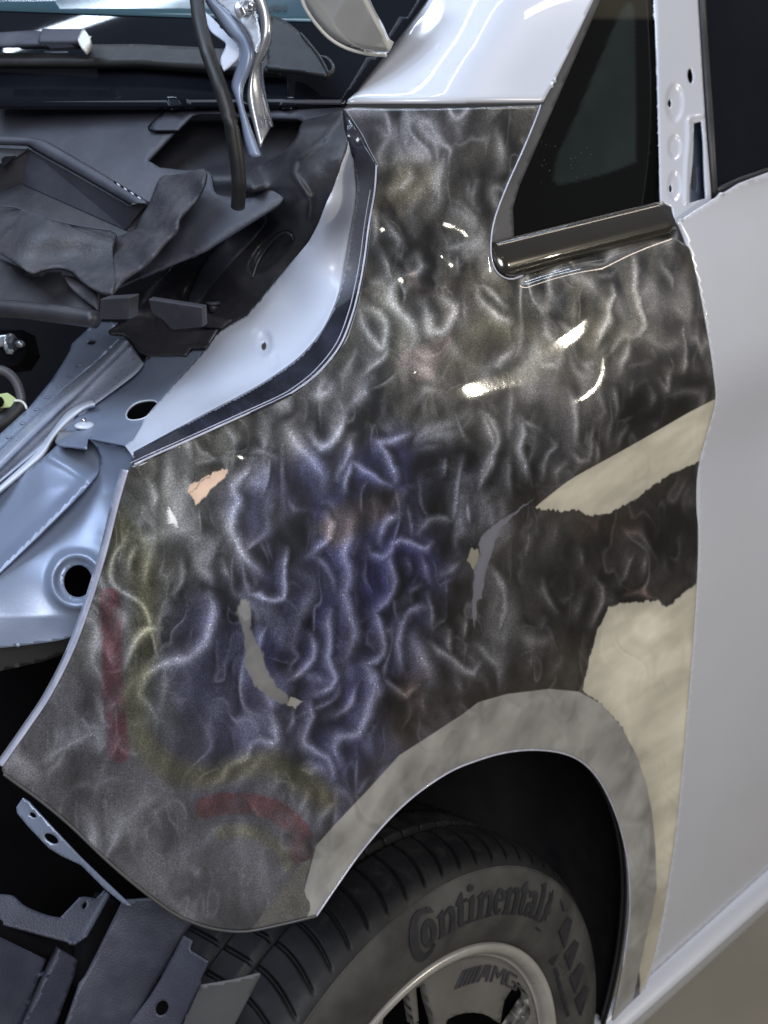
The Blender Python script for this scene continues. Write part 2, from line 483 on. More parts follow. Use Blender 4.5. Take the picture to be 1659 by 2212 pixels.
CREASE = [(543, 2008), (580, 1960), (620, 1906), (650, 1866), (683, 1827), (730, 1774), (795, 1706), (862, 1632), (929, 1589), (1002, 1541), (1033, 1517), (1096, 1499), (1187, 1488), (1250, 1494), (1298, 1520), (1341, 1568),
          (1373, 1627), (1394, 1686), (1408, 1750), (1416, 1830), (1418, 1911), (1410, 1970), (1397, 2018), (1382, 2090), (1352, 2232)]
fender_out = (smooth_line(TOPSEAM, 8) + smooth_line(WINEDGE, 6)[1:] + smooth_line(BELT, 6)[1:] + smooth_line(GAP, 8)[1:]
              + smooth_line(OPENING, 8) + smooth_line(BOTTOM, 8)[::-1][1:] + smooth_line(HEADEDGE, 8)[::-1][1:] + smooth_line(RIDGE, 8)[::-1][1:] + smooth_line(FOLD, 8)[::-1][1:-1])

FY = [(1455, 470, .064), (1482, 512, .045), (1510, 600, .02), (1530, 740, .0), (1545, 850, -.016), (1525, 930, -.006), (1510, 1000, .001), (1507, 1200, -.006), (1490, 1500, -.010), (1460, 1800, -.004), (1432, 1980, .008), (1405, 2110, .018), (1360, 2230, .02),
      (1400, 925, -.018), (1280, 985, -.016), (1150, 1060, -.010), (1020, 1140, -.002), (1400, 1045, .001), (1280, 1095, .001), (1180, 1140, -.001),
      (1400, 700, .003), (1250, 800, .001), (1100, 900, .005), (1300, 600, .030), (1150, 660, .043),
      (1130, 600, .064), (1300, 548, .056), (1061, 540, .078), (1095, 410, .105), (1165, 230, .15), (950, 400, .14), (950, 550, .105), (850, 500, .138), (800, 480, .155), (813, 358, .188), (742, 237, .255), (950, 235, .195),
      (787, 600, .135), (735, 745, .125), (610, 868, .125), (420, 945, .132), (290, 1003, .147), (900, 800, .05), (750, 900, .068), (600, 1000, .084), (400, 1050, .118),
      (1000, 1100, .003), (900, 1200, .006), (800, 1300, .013), (700, 1100, .045), (600, 1300, .045), (450, 1250, .085), (300, 1200, .13),
      (276, 1020, .152), (240, 1150, .157), (200, 1290, .166), (110, 1500, .187), (4, 1660, .212), (150, 1780, .165), (300, 1920, .115), (420, 1995, .085), (530, 2012, .055), (600, 1999, .034), (683, 1979, .010),
      (250, 1700, .132), (400, 1800, .083), (500, 1600, .056), (350, 1450, .106), (650, 1600, .022), (590, 1860, .032),
      (683, 1827, .006), (795, 1706, -.003), (929, 1589, -.006), (1096, 1499, -.010), (1250, 1494, -.012), (1341, 1568, -.012), (1399, 1706, -.010), (1418, 1911, -.005),
      (730, 1910, .006), (840, 1770, .006), (970, 1668, .005), (1150, 1620, .005), (1290, 1680, .005), (1355, 1860, .005), (1358, 1990, .007), (1318, 2230, .014),
      (1200, 1300, -.006), (1350, 1300, -.008), (1050, 1350, -.002)]
FEND = Field([(x, y, 'Y', v) for x, y, v in FY], reg=2e-6)

def fender_push(px, py):
    d = near_dist(px, py, smooth_line(BELT, 20), 40)
    p = 0.020 * np.clip(1 - d / 38, 0, 1) ** 2                       # roll-over under the window trim
    d = near_dist(px, py, fender_out, 8, True)
    p += 0.003 * np.clip(1 - d / 7, 0, 1) ** 2                       # turned edge all round
    return p

# film print: traced wisps (crop id, half width, strength, points); crops of the photo at 3x
CROP = {1: (553.0, 207.4), 2: (1036.9, 553.0), 3: (207.4, 898.6), 4: (622.1, 864.0), 5: (0.0, 1382.5), 6: (449.3, 1296.0), 7: (777.6, 1036.9)}
WISPS = [
 (4,22,.8,[360,110,340,180,310,240,270,290,215,315,180,280,150,230]),(4,35,.7,[0,190,60,290,130,370,200,440,240,520,240,570]),(4,18,.6,[430,230,400,330,350,430,320,520]),
 (4,14,.8,[400,410,385,500,380,590]),(4,16,.6,[400,410,450,430,520,480,600,540,660,560]),(4,18,.8,[800,215,740,240,660,270,600,280,650,360,690,450,690,540]),(4,20,.35,[820,330,900,310,1000,290]),
 (4,8,.8,[1020,400,1010,480]),(4,16,.7,[1130,380,1110,480,1090,600,1090,720,1070,790]),(4,16,.5,[1070,790,980,770,900,790,840,860]),(4,16,.7,[730,740,660,770,610,840,590,930]),(4,10,.4,[770,690,790,800,800,870]),
 (4,16,.65,[930,930,890,970,850,960,790,920,730,905,680,930,650,990,600,1020,540,1000,520,960]),(4,18,.8,[650,990,660,1080,685,1170,670,1240,620,1310,570,1370,560,1400]),
 (4,18,.85,[560,1370,600,1470,630,1580,620,1640,560,1690,490,1720]),(4,24,.9,[490,1720,530,1780,570,1850,560,1930,520,2000,480,2070]),(4,20,.85,[240,730,280,800,270,880,210,950,140,1010]),
 (4,16,.5,[140,1010,220,1060,290,1160,300,1240]),(4,28,.7,[410,790,400,900,370,1000,400,1100,390,1200,360,1260,390,1380,430,1500,400,1640,370,1690]),(4,18,.85,[270,1370,260,1450,270,1550,260,1660,290,1740,310,1800,280,1860,190,1890]),
 (4,16,.7,[440,1860,420,1940,360,2010,300,2050]),(4,18,.8,[150,1520,170,1620,130,1720,60,1780,0,1820]),(4,40,.45,[100,1120,160,1200,120,1300,40,1420,0,1450]),(4,16,.7,[900,1340,790,1370,740,1440,720,1550,730,1680,740,1750]),
 (4,34,.75,[800,1530,850,1620,900,1720,930,1830]),(4,14,.6,[910,1260,930,1350,940,1470]),(4,12,.5,[760,1040,790,1100]),(4,14,.6,[850,1200,800,1240,790,1270]),(4,12,.4,[860,1030,890,1100,910,1180]),
 (4,18,.7,[920,1580,980,1630,1060,1670,1130,1740,1200,1760,1250,1700]),(4,12,.7,[1040,1490,1050,1580,1055,1640]),(4,9,.6,[1145,1410,1145,1530]),(4,22,.7,[1320,1090,1380,1190,1420,1300,1400,1420,1370,1530]),
 (4,18,.6,[1230,640,1260,700,1240,750]),(4,9,.8,[1165,650,1165,720,1180,790]),(4,20,.8,[1330,320,1310,430,1270,520,1240,600]),(4,18,.6,[1270,100,1300,190,1330,320]),(4,16,.85,[1530,130,1530,230,1500,330,1530,420,1550,520]),
 (4,14,.5,[1440,380,1430,500,1450,620]),(4,20,.6,[1120,1030,1050,1110,990,1140]),(4,14,.5,[1090,80,1130,200,1160,260]),(4,8,.5,[1560,860,1545,1000]),(4,16,.6,[860,1840,800,1880,770,1920,700,1870,620,1810]),
 (4,16,.5,[1100,1810,1120,1880]),(4,20,.45,[860,1950,880,2030]),(4,14,.4,[1590,1650,1580,1740]),(4,10,.5,[1365,1740,1360,1780]),
 (1,24,.45,[985,470,1000,530,960,590,900,610]),(1,34,.5,[1220,350,1200,470,1170,560,1190,660,1150,740]),(1,24,.5,[1440,560,1400,640,1430,720]),(1,26,.45,[1550,230,1590,330,1610,470]),(1,14,.4,[1370,560,1370,650]),
 (1,20,.45,[760,760,780,860,760,960]),(1,22,.5,[830,790,890,880,930,930,900,1000]),(1,30,.75,[940,1180,880,1260,890,1350,960,1430,1020,1500,1020,1600]),(1,22,.55,[940,1180,1020,1160,1080,1100,1050,1050]),
 (1,30,.75,[1080,1340,1110,1420,1130,1520,1200,1530,1260,1450,1270,1360,1210,1300]),(1,24,.6,[670,1400,700,1500,760,1580,820,1640,850,1500,800,1420,720,1380]),(1,22,.65,[1430,1240,1440,1300,1500,1370,1580,1430,1650,1450]),
 (1,16,.5,[1430,1240,1480,1230,1560,1300,1620,1360]),(1,20,.4,[1350,1480,1350,1380,1330,1300]),(1,10,.5,[1300,1030,1300,1130]),(1,24,.5,[430,1850,400,1930,470,1910,490,1870]),(1,30,.6,[720,1830,690,1920,620,2000]),
 (1,24,.5,[1050,1960,1100,1900,1190,1930]),(1,40,.5,[1640,1700,1540,1750,1500,1830,1520,1900]),(1,40,.4,[760,200,860,260,900,340]),(1,44,.35,[640,300,680,460]),(1,30,.35,[1130,120,1150,220,1120,300]),(1,30,.35,[1300,160,1340,260]),(1,34,.35,[1060,620,1010,740,1040,860]),
 (2,18,.85,[860,200,880,250,840,330,830,430,780,500,760,570]),(2,22,.8,[990,0,1010,90,1010,200,1030,330,1060,450,1020,500,960,520]),(2,18,.7,[970,540,950,640,910,700,900,760]),(2,20,.7,[1170,20,1180,80,1230,160,1260,250]),
 (2,14,.35,[1220,330,1260,450]),(2,9,.8,[1320,440,1320,560,1330,690,1320,740]),(2,12,.6,[1240,740,1220,800,1200,870,1160,800]),(2,10,.6,[990,830,980,900]),(2,16,.4,[1110,550,1130,660]),(2,16,.4,[1090,830,1120,900,1100,990]),
 (2,20,.5,[520,430,580,480,590,540,500,560]),(2,26,.55,[240,590,180,640,110,720,40,760]),(2,30,.55,[350,640,400,710,490,710,540,600]),(2,30,.6,[430,400,440,500,520,580]),(2,36,.5,[340,720,360,800,330,850]),(2,18,.75,[570,870,600,950,620,1080,610,1200]),
 (2,16,.55,[870,860,890,960,880,1060]),(2,20,.4,[770,850,800,1000,760,1050]),(2,18,.75,[270,1080,290,1150,260,1250,290,1330]),(2,14,.5,[270,1060,330,1090,390,1110]),(2,14,.5,[470,1180,490,1230,440,1290,410,1360,400,1450]),(2,18,.6,[550,1340,500,1400,490,1450]),
 (2,12,.45,[590,1270,640,1330,700,1320,720,1220,730,1100]),(2,8,.6,[760,1210,760,1340]),(2,12,.5,[950,1100,900,1170,880,1240]),(2,12,.5,[850,1100,840,1140]),(2,10,.4,[1160,1070,1140,1130]),(2,18,.6,[20,1020,80,1080,120,1200,60,1320,20,1420,0,1500]),
 (2,14,.35,[190,850,200,1000,190,1180]),(2,12,.35,[180,1400,200,1560]),(2,10,.4,[330,1720,300,1800]),(2,20,.4,[480,1760,470,1830]),(2,10,.6,[660,1930,650,2000]),(2,12,.6,[1000,1930,960,2030]),(2,12,.5,[1060,1930,1080,2050]),(2,40,.4,[560,120,700,180,800,300]),(2,50,.4,[300,250,420,330]),
 (7,7,.5,[900,290,895,330]),(7,8,.5,[1110,310,1090,370,1060,430]),(7,8,.5,[1160,300,1160,370]),(7,8,.5,[740,400,760,470,800,530]),(7,8,.5,[960,400,990,440,980,520,950,580]),(7,8,.5,[750,570,735,610]),(7,12,.3,[700,200,680,300]),(7,12,.4,[820,730,790,790]),(7,10,.3,[1240,320,1250,380]),(7,10,.3,[900,470,880,560]),
 (3,30,.75,[1000,280,960,380,900,470,920,560,870,660,870,740,920,840,980,930,1040,1000]),(3,40,.4,[1150,510,1130,620,1140,700]),(3,24,.4,[1240,540,1290,620,1360,620]),(3,14,.9,[1240,860,1220,960,1220,1070,1215,1170,1150,1190,1060,1160,990,1160]),
 (3,18,.65,[830,940,850,1010,880,1070]),(3,26,.8,[740,1170,760,1280,730,1400,680,1500,600,1560,480,1590,390,1620,310,1700,280,1790]),(3,16,.6,[1110,1360,1060,1460,1040,1520]),(3,18,.5,[350,420,380,500,360,600]),(3,14,.45,[270,840,230,920,220,1000]),
 (3,18,.7,[400,1370,320,1390,260,1460,210,1560,190,1640]),(3,18,.3,[360,870,330,970,320,1100]),(3,16,.35,[550,930,560,1060,500,1150]),(3,20,.35,[600,1860,500,1850]),(3,20,.5,[1120,1890,1160,1990]),(3,50,.4,[1300,1000,1400,1060,1440,1130]),(3,40,.35,[1200,1450,1260,1440]),(3,24,.4,[820,60,900,160,880,240]),(3,20,.45,[1000,240,1090,230,1160,280]),
 (6,34,.35,[70,650,30,800]),(6,24,.75,[380,730,430,830,450,900,420,930,340,910,280,940,260,1010,200,1040,130,1080,90,1150,20,1200]),(6,18,.7,[670,670,680,750,640,840,640,930,700,980,770,1020,800,1090,810,1170]),(6,14,.6,[550,700,550,790,520,840]),
 (6,26,.85,[1030,420,1090,520,1110,600,1060,680,1010,790,980,870,850,890,820,960,850,1060]),(6,12,.5,[1040,1150,1000,1220,940,1280]),(6,20,.55,[890,1330,800,1340,750,1400,720,1480]),(6,20,.55,[640,1260,610,1360,580,1400]),(6,20,.4,[430,1190,390,1240]),(6,16,.4,[500,1240,480,1290]),
 (6,40,.4,[1220,920,1180,970]),(6,20,.4,[1410,620,1380,680]),(6,24,.3,[210,1530,180,1700]),(6,24,.3,[280,1600,230,1750,230,1900]),(6,20,.4,[530,1700,480,1780]),
 (5,24,.35,[640,590,540,640,450,680,340,740,240,800]),(5,26,.45,[980,180,910,270,900,360,960,420,1010,520,1000,620]),(5,26,.4,[1100,370,1180,400,1250,380]),(5,30,.35,[1360,440,1350,600,1320,750]),(5,40,.3,[1050,970,930,1060,840,1160]),(5,30,.25,[1110,1050,1000,1130,1060,1240]),
 (5,24,.3,[1450,1160,1380,1250,1290,1360]),(5,10,.5,[780,380,720,450]),(5,12,.4,[780,640,740,740]),(5,12,.4,[690,200,800,200]),(5,40,.2,[500,960,350,1050]),(5,40,.2,[1100,1440,1000,1500,1100,1600])]

def crop_poly(cid, flat):
    ox, oy = CROP[cid]; k = 0.5313 if cid == 7 else 1 / 3.0
    return [(ox + flat[i] * k, oy + flat[i + 1] * k) for i in range(0, len(flat), 2)]

TONE = [  # film tone over the panel with the blue reflection painted in: px, py, sRGB
 (760,270,(62,60,70)),(900,270,(74,72,80)),(1100,300,(66,64,62)),(850,400,(80,76,64)),(1000,450,(62,60,58)),(900,560,(70,70,72)),(820,700,(78,76,68)),(960,660,(72,68,62)),(1080,680,(84,82,72)),(1200,700,(88,84,74)),
 (1300,650,(92,88,76)),(1420,600,(74,70,62)),(1500,750,(58,54,52)),(1250,820,(70,68,68)),(1400,880,(58,56,56)),(1150,930,(66,65,69)),(1050,900,(72,70,70)),(900,850,(82,80,76)),(750,880,(84,82,84)),(600,920,(86,82,80)),(480,980,(84,82,76)),
 (360,1050,(88,87,80)),(320,1200,(92,91,80)),(250,1350,(98,95,92)),(420,1150,(84,84,84)),(560,1080,(56,57,86)),(700,1050,(50,52,92)),(850,1000,(44,47,94)),(960,1050,(54,54,70)),(1100,1080,(56,54,57)),(1150,1200,(60,58,57)),(1350,1200,(58,53,50)),(1450,1150,(52,48,46)),
 (1250,1400,(64,60,54)),(1050,1400,(60,58,59)),(1150,1450,(60,57,53)),(850,1250,(40,42,88)),(700,1250,(46,48,88)),(600,1400,(48,50,86)),(800,1450,(44,46,82)),(900,1520,(58,52,62)),(750,1600,(48,50,84)),(980,1500,(54,52,57)),(850,1660,(56,57,88)),(480,1350,(60,61,88)),
 (430,1500,(64,65,88)),(520,1620,(60,61,88)),(330,1520,(84,84,86)),(200,1600,(98,96,102)),(100,1660,(96,93,97)),(300,1750,(98,96,102)),(450,1880,(94,94,105)),(550,1950,(94,94,102)),(600,1700,(88,88,96)),(350,1900,(96,95,102))]

def film_colors(px, py):
    X, Y = px, py
    jx = X + 4 * (fbm(X / 26, Y / 26, 3, 3) - .5) + 4 * (vnoise(X / 5, Y / 16, 9) - .5)
    jy = Y + 4 * (fbm(X / 26, Y / 26, 3, 5) - .5) + 6 * (vnoise(X / 5, Y / 16, 10) - .5)
    # smooth mean tone
    q = np.array([t[:2] for t in TONE], float); cv = lin([t[2] for t in TONE])
    acc = np.zeros((len(X), 3)); ws = np.zeros(len(X))
    for (x, y), c in zip(q, cv):
        w = 1.0 / (((X - x) ** 2 + (Y - y) ** 2) / 60.0 ** 2 + 0.35) ** 2
        acc += w[:, None] * c; ws += w
    base = acc / ws[:, None]
    up = np.clip((1000 - Y) / 200, 0, 1)[:, None]
    base = base * (1 + up * np.array([.34, .26, .06]))              # browner smoke above the shoulder line
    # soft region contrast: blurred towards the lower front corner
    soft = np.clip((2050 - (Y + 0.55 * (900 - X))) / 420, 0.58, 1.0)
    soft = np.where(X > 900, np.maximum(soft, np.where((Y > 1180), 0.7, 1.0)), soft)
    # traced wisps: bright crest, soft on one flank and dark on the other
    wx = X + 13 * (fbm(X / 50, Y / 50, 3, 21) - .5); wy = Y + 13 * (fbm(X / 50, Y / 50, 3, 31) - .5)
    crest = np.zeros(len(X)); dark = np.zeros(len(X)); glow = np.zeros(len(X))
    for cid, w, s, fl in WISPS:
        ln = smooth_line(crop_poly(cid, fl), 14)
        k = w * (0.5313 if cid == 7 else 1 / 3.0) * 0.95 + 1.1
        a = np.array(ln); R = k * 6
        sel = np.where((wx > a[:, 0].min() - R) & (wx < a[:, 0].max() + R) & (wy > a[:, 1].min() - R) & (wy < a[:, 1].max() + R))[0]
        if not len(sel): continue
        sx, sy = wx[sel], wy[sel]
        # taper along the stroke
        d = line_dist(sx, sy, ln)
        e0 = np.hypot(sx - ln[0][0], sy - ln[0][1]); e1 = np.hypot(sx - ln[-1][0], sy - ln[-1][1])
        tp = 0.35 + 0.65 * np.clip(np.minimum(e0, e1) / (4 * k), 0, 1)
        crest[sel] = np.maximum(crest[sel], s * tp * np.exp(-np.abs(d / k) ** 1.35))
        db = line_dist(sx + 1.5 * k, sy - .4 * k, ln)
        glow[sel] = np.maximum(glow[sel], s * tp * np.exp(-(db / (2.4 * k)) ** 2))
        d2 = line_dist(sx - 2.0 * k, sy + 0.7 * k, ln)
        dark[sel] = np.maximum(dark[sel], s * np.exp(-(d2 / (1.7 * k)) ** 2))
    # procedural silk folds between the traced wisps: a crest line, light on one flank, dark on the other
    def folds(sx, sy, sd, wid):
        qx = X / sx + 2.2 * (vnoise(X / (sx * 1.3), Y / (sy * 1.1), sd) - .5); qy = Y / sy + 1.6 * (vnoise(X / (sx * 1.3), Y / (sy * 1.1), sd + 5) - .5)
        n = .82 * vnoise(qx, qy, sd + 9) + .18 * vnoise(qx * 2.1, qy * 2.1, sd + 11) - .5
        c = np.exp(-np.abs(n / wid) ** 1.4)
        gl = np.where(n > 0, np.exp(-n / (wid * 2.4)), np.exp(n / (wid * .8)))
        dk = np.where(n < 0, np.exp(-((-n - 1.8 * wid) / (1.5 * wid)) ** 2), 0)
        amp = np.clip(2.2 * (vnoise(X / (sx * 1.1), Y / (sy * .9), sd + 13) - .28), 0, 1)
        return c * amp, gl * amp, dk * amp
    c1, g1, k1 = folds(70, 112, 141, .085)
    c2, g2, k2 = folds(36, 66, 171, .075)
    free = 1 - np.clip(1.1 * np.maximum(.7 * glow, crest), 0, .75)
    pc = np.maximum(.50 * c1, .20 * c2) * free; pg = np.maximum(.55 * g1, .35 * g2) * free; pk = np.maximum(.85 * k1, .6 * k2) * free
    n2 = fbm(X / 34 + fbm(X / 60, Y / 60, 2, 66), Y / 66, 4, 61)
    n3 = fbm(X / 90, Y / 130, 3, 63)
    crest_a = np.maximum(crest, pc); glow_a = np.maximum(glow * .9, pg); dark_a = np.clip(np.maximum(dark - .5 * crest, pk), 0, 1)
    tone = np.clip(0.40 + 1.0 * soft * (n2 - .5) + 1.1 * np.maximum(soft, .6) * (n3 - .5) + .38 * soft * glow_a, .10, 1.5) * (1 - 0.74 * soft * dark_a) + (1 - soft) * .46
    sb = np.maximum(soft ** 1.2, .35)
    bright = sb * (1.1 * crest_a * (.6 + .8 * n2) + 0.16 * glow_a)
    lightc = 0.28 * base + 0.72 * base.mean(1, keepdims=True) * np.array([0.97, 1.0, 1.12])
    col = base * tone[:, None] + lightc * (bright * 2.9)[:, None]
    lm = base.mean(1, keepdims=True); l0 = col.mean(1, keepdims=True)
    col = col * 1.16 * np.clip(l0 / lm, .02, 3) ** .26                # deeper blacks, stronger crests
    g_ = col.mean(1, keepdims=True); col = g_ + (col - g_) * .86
    # olive and red reflections painted in as tints, plus brown patches
    def tint(mask, c, k=1.0):
        nonlocal col
        lum = col.mean(1, keepdims=True)
        c = lin(c); c = c / c.mean()
        col = col * (1 - mask[:, None] * k) + (lum * c) * (mask[:, None] * k)
    def stroke(pts, hw, soft_=4.0):
        d = line_dist(X + 5 * (fbm(X / 14, Y / 14, 2, 71) - .5), Y + 5 * (fbm(X / 14, Y / 14, 2, 72) - .5), smooth_line(pts, 12))
        return np.clip((hw - d) / soft_ + .5, 0, 1)
    tint(stroke([(250, 1120), (300, 1200), (318, 1300), (310, 1420), (288, 1500), (300, 1580), (340, 1640), (400, 1672), (470, 1675), (540, 1652), (600, 1652), (650, 1682), (700, 1725)], 26, 30), (92, 90, 72), .8)
    tint(stroke([(225, 1230), (235, 1200), (262, 1130)], 16, 20), (92, 89, 68), .5)
    tint(stroke([(480, 1800), (540, 1795), (600, 1830), (625, 1870)], 14, 16), (92, 90, 70), .6)
    red = np.maximum(stroke([(236, 1292), (242, 1370), (244, 1480), (256, 1600), (258, 1626)], 22, 9), stroke([(446, 1746), (480, 1736), (545, 1738), (592, 1750), (630, 1778), (652, 1812), (648, 1842)], 23, 9)) * (.72 + .4 * n2) * (1 - .55 * np.clip(crest_a, 0, 1)) * np.clip(2.2 * fbm(X / 26, Y / 34, 4, 201) - .10, .45, 1)
    tint(red, (98, 64, 70), .95); col = col * (1 - .32 * red[:, None])
    brown = np.clip(sdist(jx, jy, crop_poly(4, [550, 600, 740, 605, 735, 660, 600, 780, 420, 880, 300, 960, 170, 830, 300, 690])) / 26 + .5, 0, 1)
    tint(brown, (78, 70, 69), .8)
    for pl in ([880, 1700, 1010, 1640, 1280, 1540, 1230, 1680, 1150, 1830, 1030, 1850], [960, 1190, 1000, 1120, 1080, 1180, 1170, 1290, 1060, 1310]):
        m = np.clip(sdist(jx, jy, crop_poly(1, pl)) / 8 + .5, 0, 1); tint(m, (100, 90, 86), .8); col = col * (1 + .3 * m[:, None])
    m = stroke([(1260, 1140), (1330, 1135), (1370, 1125)], 22, 30); tint(m, (84, 68, 60), .7)
    m = stroke([(1400, 1285), (1360, 1280)], 14, 20); tint(m, (84, 70, 62), .7)
    m = stroke([(880, 1490), (900, 1540), (870, 1580)], 26, 40); tint(m, (84, 72, 68), .7)
    # floor, wall and skin reflections painted as ragged-edged cream, grey, pink patches
    no_flake = np.zeros(len(X))
    streak = 0.70 + 0.60 * fbm(X / 80 + Y / 300, Y / 46 + X / 90, 4, 81)
    def strip(poly, c, sharp=2.6, var=1.0, clip=None):
        nonlocal col, no_flake
        m = np.clip(sdist(jx, jy, poly) / sharp + .5, 0, 1)
        if clip is not None: m = m * np.clip(sdist(X, Y, clip) / 1.6 + .5, 0, 1)
        sd_ = sdist(jx, jy, poly)
        cc = lin(c)[None] * ((1 + var * (streak - 1)) * (.80 + .20 * np.clip(sd_ / 34, 0, 1)) * (1 + .16 * pc - .14 * pk))[:, None]
        col = col * (1 - m[:, None]) + cc * m[:, None]
        no_flake = np.maximum(no_flake, m)
    ragged = np.clip((jx - (662 + 8 * np.sin(jy / 14))) / 2 + .5, 0, 1)
    lowm = np.clip(sdist(X, Y, [(543, 2008), (620, 1906), (655, 1862), (690, 1850), (690, 1985), (540, 2020)]) / 3 + .5, 0, 1) * (1 - ragged)
    col = col * (1 - lowm[:, None]) + (lin((92, 90, 86))[None] * (0.7 + 0.6 * fbm(X / 22, Y / 40, 3, 95))[:, None]) * lowm[:, None]
    strip(crop_poly(2, [1560, 860, 1380, 950, 1100, 1110, 870, 1240, 600, 1400, 400, 1530, 340, 1625, 420, 1640, 480, 1640, 520, 1660, 580, 1650, 640, 1640, 700, 1680, 830, 1670, 960, 1600, 1000, 1580, 1060, 1530, 1190, 1440, 1330, 1370, 1420, 1330, 1480, 1320]), (214, 208, 190), clip=smooth_line(crop_poly(2, [1600, 890, 1380, 1000, 1100, 1160, 870, 1290, 600, 1440, 440, 1560, 350, 1635]), 10) + [(1150, 1300), (1700, 1300)])
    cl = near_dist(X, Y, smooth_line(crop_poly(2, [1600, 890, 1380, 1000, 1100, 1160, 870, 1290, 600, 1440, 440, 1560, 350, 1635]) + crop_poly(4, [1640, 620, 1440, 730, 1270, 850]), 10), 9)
    col = col * (1 - .45 * np.clip(1 - cl / 4.5, 0, 1) * (1 - no_flake))[:, None]
    edge = np.clip(1 - np.abs(sdist(jx, jy, crop_poly(7, [905, 850, 930, 730, 970, 600, 1010, 520, 1050, 500, 1210, 490, 1240, 520, 1280, 495, 1330, 450, 1420, 380, 1420, 1400, 1200, 1400])) + 7) / 9, 0, 1)
    col = col * (1 - .5 * edge[:, None])
    tri = [(x, y) for x, y in crop_poly(7, [905, 850, 930, 730, 970, 600, 1010, 520, 1050, 500, 1210, 490, 1240, 520, 1280, 495, 1330, 450, 1420, 380])] + [(1560, 1300), (1560, 2300), (1380, 2300), (1382, 2090), (1418, 1911), (1399, 1706), (1373, 1627), (1341, 1568), (1298, 1520), (1262, 1496)]
    strip(tri, (210, 204, 186))
    band = [p for p in CREASE] + [(1340, 2300)] + [(1300, 2300)] + OPENING + [(640, 2030)]
    bandm = np.clip(sdist(X, Y, [p for p in CREASE if p[0] > 660 or p[1] < 1850] + [(1340, 2320), (1300, 2320)] + [(x - 6, y + 20) for x, y in OPENING] + [(640, 1990)]) / 2.0 + .5, 0, 1)
    bandm *= ragged
    smoke = 0.86 + .85 * (fbm(X / 44 + .5 * Y / 55, Y / 70, 4, 91) - .5) + .25 * pc - .2 * pk
    bc = lin((160, 159, 155))[None] * np.clip(smoke, .5, 1.2)[:, None]
    col = col * (1 - bandm[:, None]) + bc * bandm[:, None]  # floor reflection on the arch lip, painted in as grey
    no_flake = np.maximum(no_flake, bandm)
    strip(crop_poly(4, [1600, 640, 1440, 740, 1270, 860, 1235, 930, 1245, 1000, 1205, 1110, 1200, 1250, 1195, 1400, 1215, 1480, 1225, 1300, 1255, 1280, 1280, 1120, 1320, 980, 1370, 850, 1460, 750]), (122, 122, 133), var=.5)
    strip(crop_poly(4, [1185, 960, 1230, 970, 1240, 1010, 1205, 1100, 1160, 1050]), (150, 146, 130), var=.6)
    strip(crop_poly(3, [950, 1190, 910, 1270, 940, 1350, 960, 1450, 970, 1620, 1010, 1720, 1080, 1790, 1180, 1850, 1250, 1870, 1250, 1810, 1180, 1760, 1120, 1680, 1090, 1560, 1000, 1380, 1010, 1290, 990, 1200]), (124, 122, 120), sharp=4)
    strip(crop_poly(3, [950, 1190, 925, 1270, 960, 1330, 1000, 1310, 990, 1200]), (152, 151, 148), sharp=3)
    strip(crop_poly(3, [1240, 1870, 1290, 1890, 1340, 1850, 1270, 1820]), (166, 163, 155), sharp=2)
    strip(crop_poly(3, [850, 345, 800, 350, 720, 390, 660, 425, 610, 445, 590, 480, 640, 545, 650, 580, 700, 530, 760, 460, 830, 400, 855, 370]), (224, 192, 168), sharp=1.8)
    crk = line_dist(jx, jy, crop_poly(3, [610, 495, 650, 465, 670, 430, 740, 395]))
    col *= (1 - .6 * np.clip(1.6 - crk, 0, 1))[:, None]
    # flakes
    fl = RNG.random(len(X))
    glint = 1 + (1 - no_flake) * soft * .44 * (RNG.random(len(X)) - .5)
    col = col * glint[:, None]
    col = col * (1 + ((fl > .985) * (1 - no_flake) * (0.6 + 2.2 * np.clip(crest, 0, 1)))[:, None])
    return {"film": np.clip(col / ALB, 0.002, 0.85), "no_flake": no_flake}
ALB = 1.12

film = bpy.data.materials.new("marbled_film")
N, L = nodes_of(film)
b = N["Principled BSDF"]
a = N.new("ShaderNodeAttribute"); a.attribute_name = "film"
ab = N.new("ShaderNodeAttribute"); ab.attribute_name = "no_flake"
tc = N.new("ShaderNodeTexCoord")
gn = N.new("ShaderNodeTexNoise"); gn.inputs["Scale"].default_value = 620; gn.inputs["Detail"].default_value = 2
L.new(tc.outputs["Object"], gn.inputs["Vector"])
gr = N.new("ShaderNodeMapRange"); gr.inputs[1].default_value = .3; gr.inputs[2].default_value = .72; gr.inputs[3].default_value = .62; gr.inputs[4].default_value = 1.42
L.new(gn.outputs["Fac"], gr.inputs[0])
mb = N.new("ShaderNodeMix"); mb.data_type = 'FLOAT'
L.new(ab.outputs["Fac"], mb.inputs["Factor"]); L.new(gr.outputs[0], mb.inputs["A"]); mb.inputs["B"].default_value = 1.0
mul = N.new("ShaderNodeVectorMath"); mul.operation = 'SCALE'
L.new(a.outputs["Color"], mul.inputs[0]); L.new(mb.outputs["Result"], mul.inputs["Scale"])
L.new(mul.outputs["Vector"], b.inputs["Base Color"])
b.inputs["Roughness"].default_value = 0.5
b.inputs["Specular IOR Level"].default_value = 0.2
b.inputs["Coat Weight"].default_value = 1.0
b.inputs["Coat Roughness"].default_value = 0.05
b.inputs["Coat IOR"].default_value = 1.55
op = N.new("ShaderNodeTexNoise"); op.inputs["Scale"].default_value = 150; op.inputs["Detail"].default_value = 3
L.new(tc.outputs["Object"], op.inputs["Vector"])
bu = N.new("ShaderNodeBump"); bu.inputs["Strength"].default_value = 0.02; bu.inputs["Distance"].default_value = 0.0016
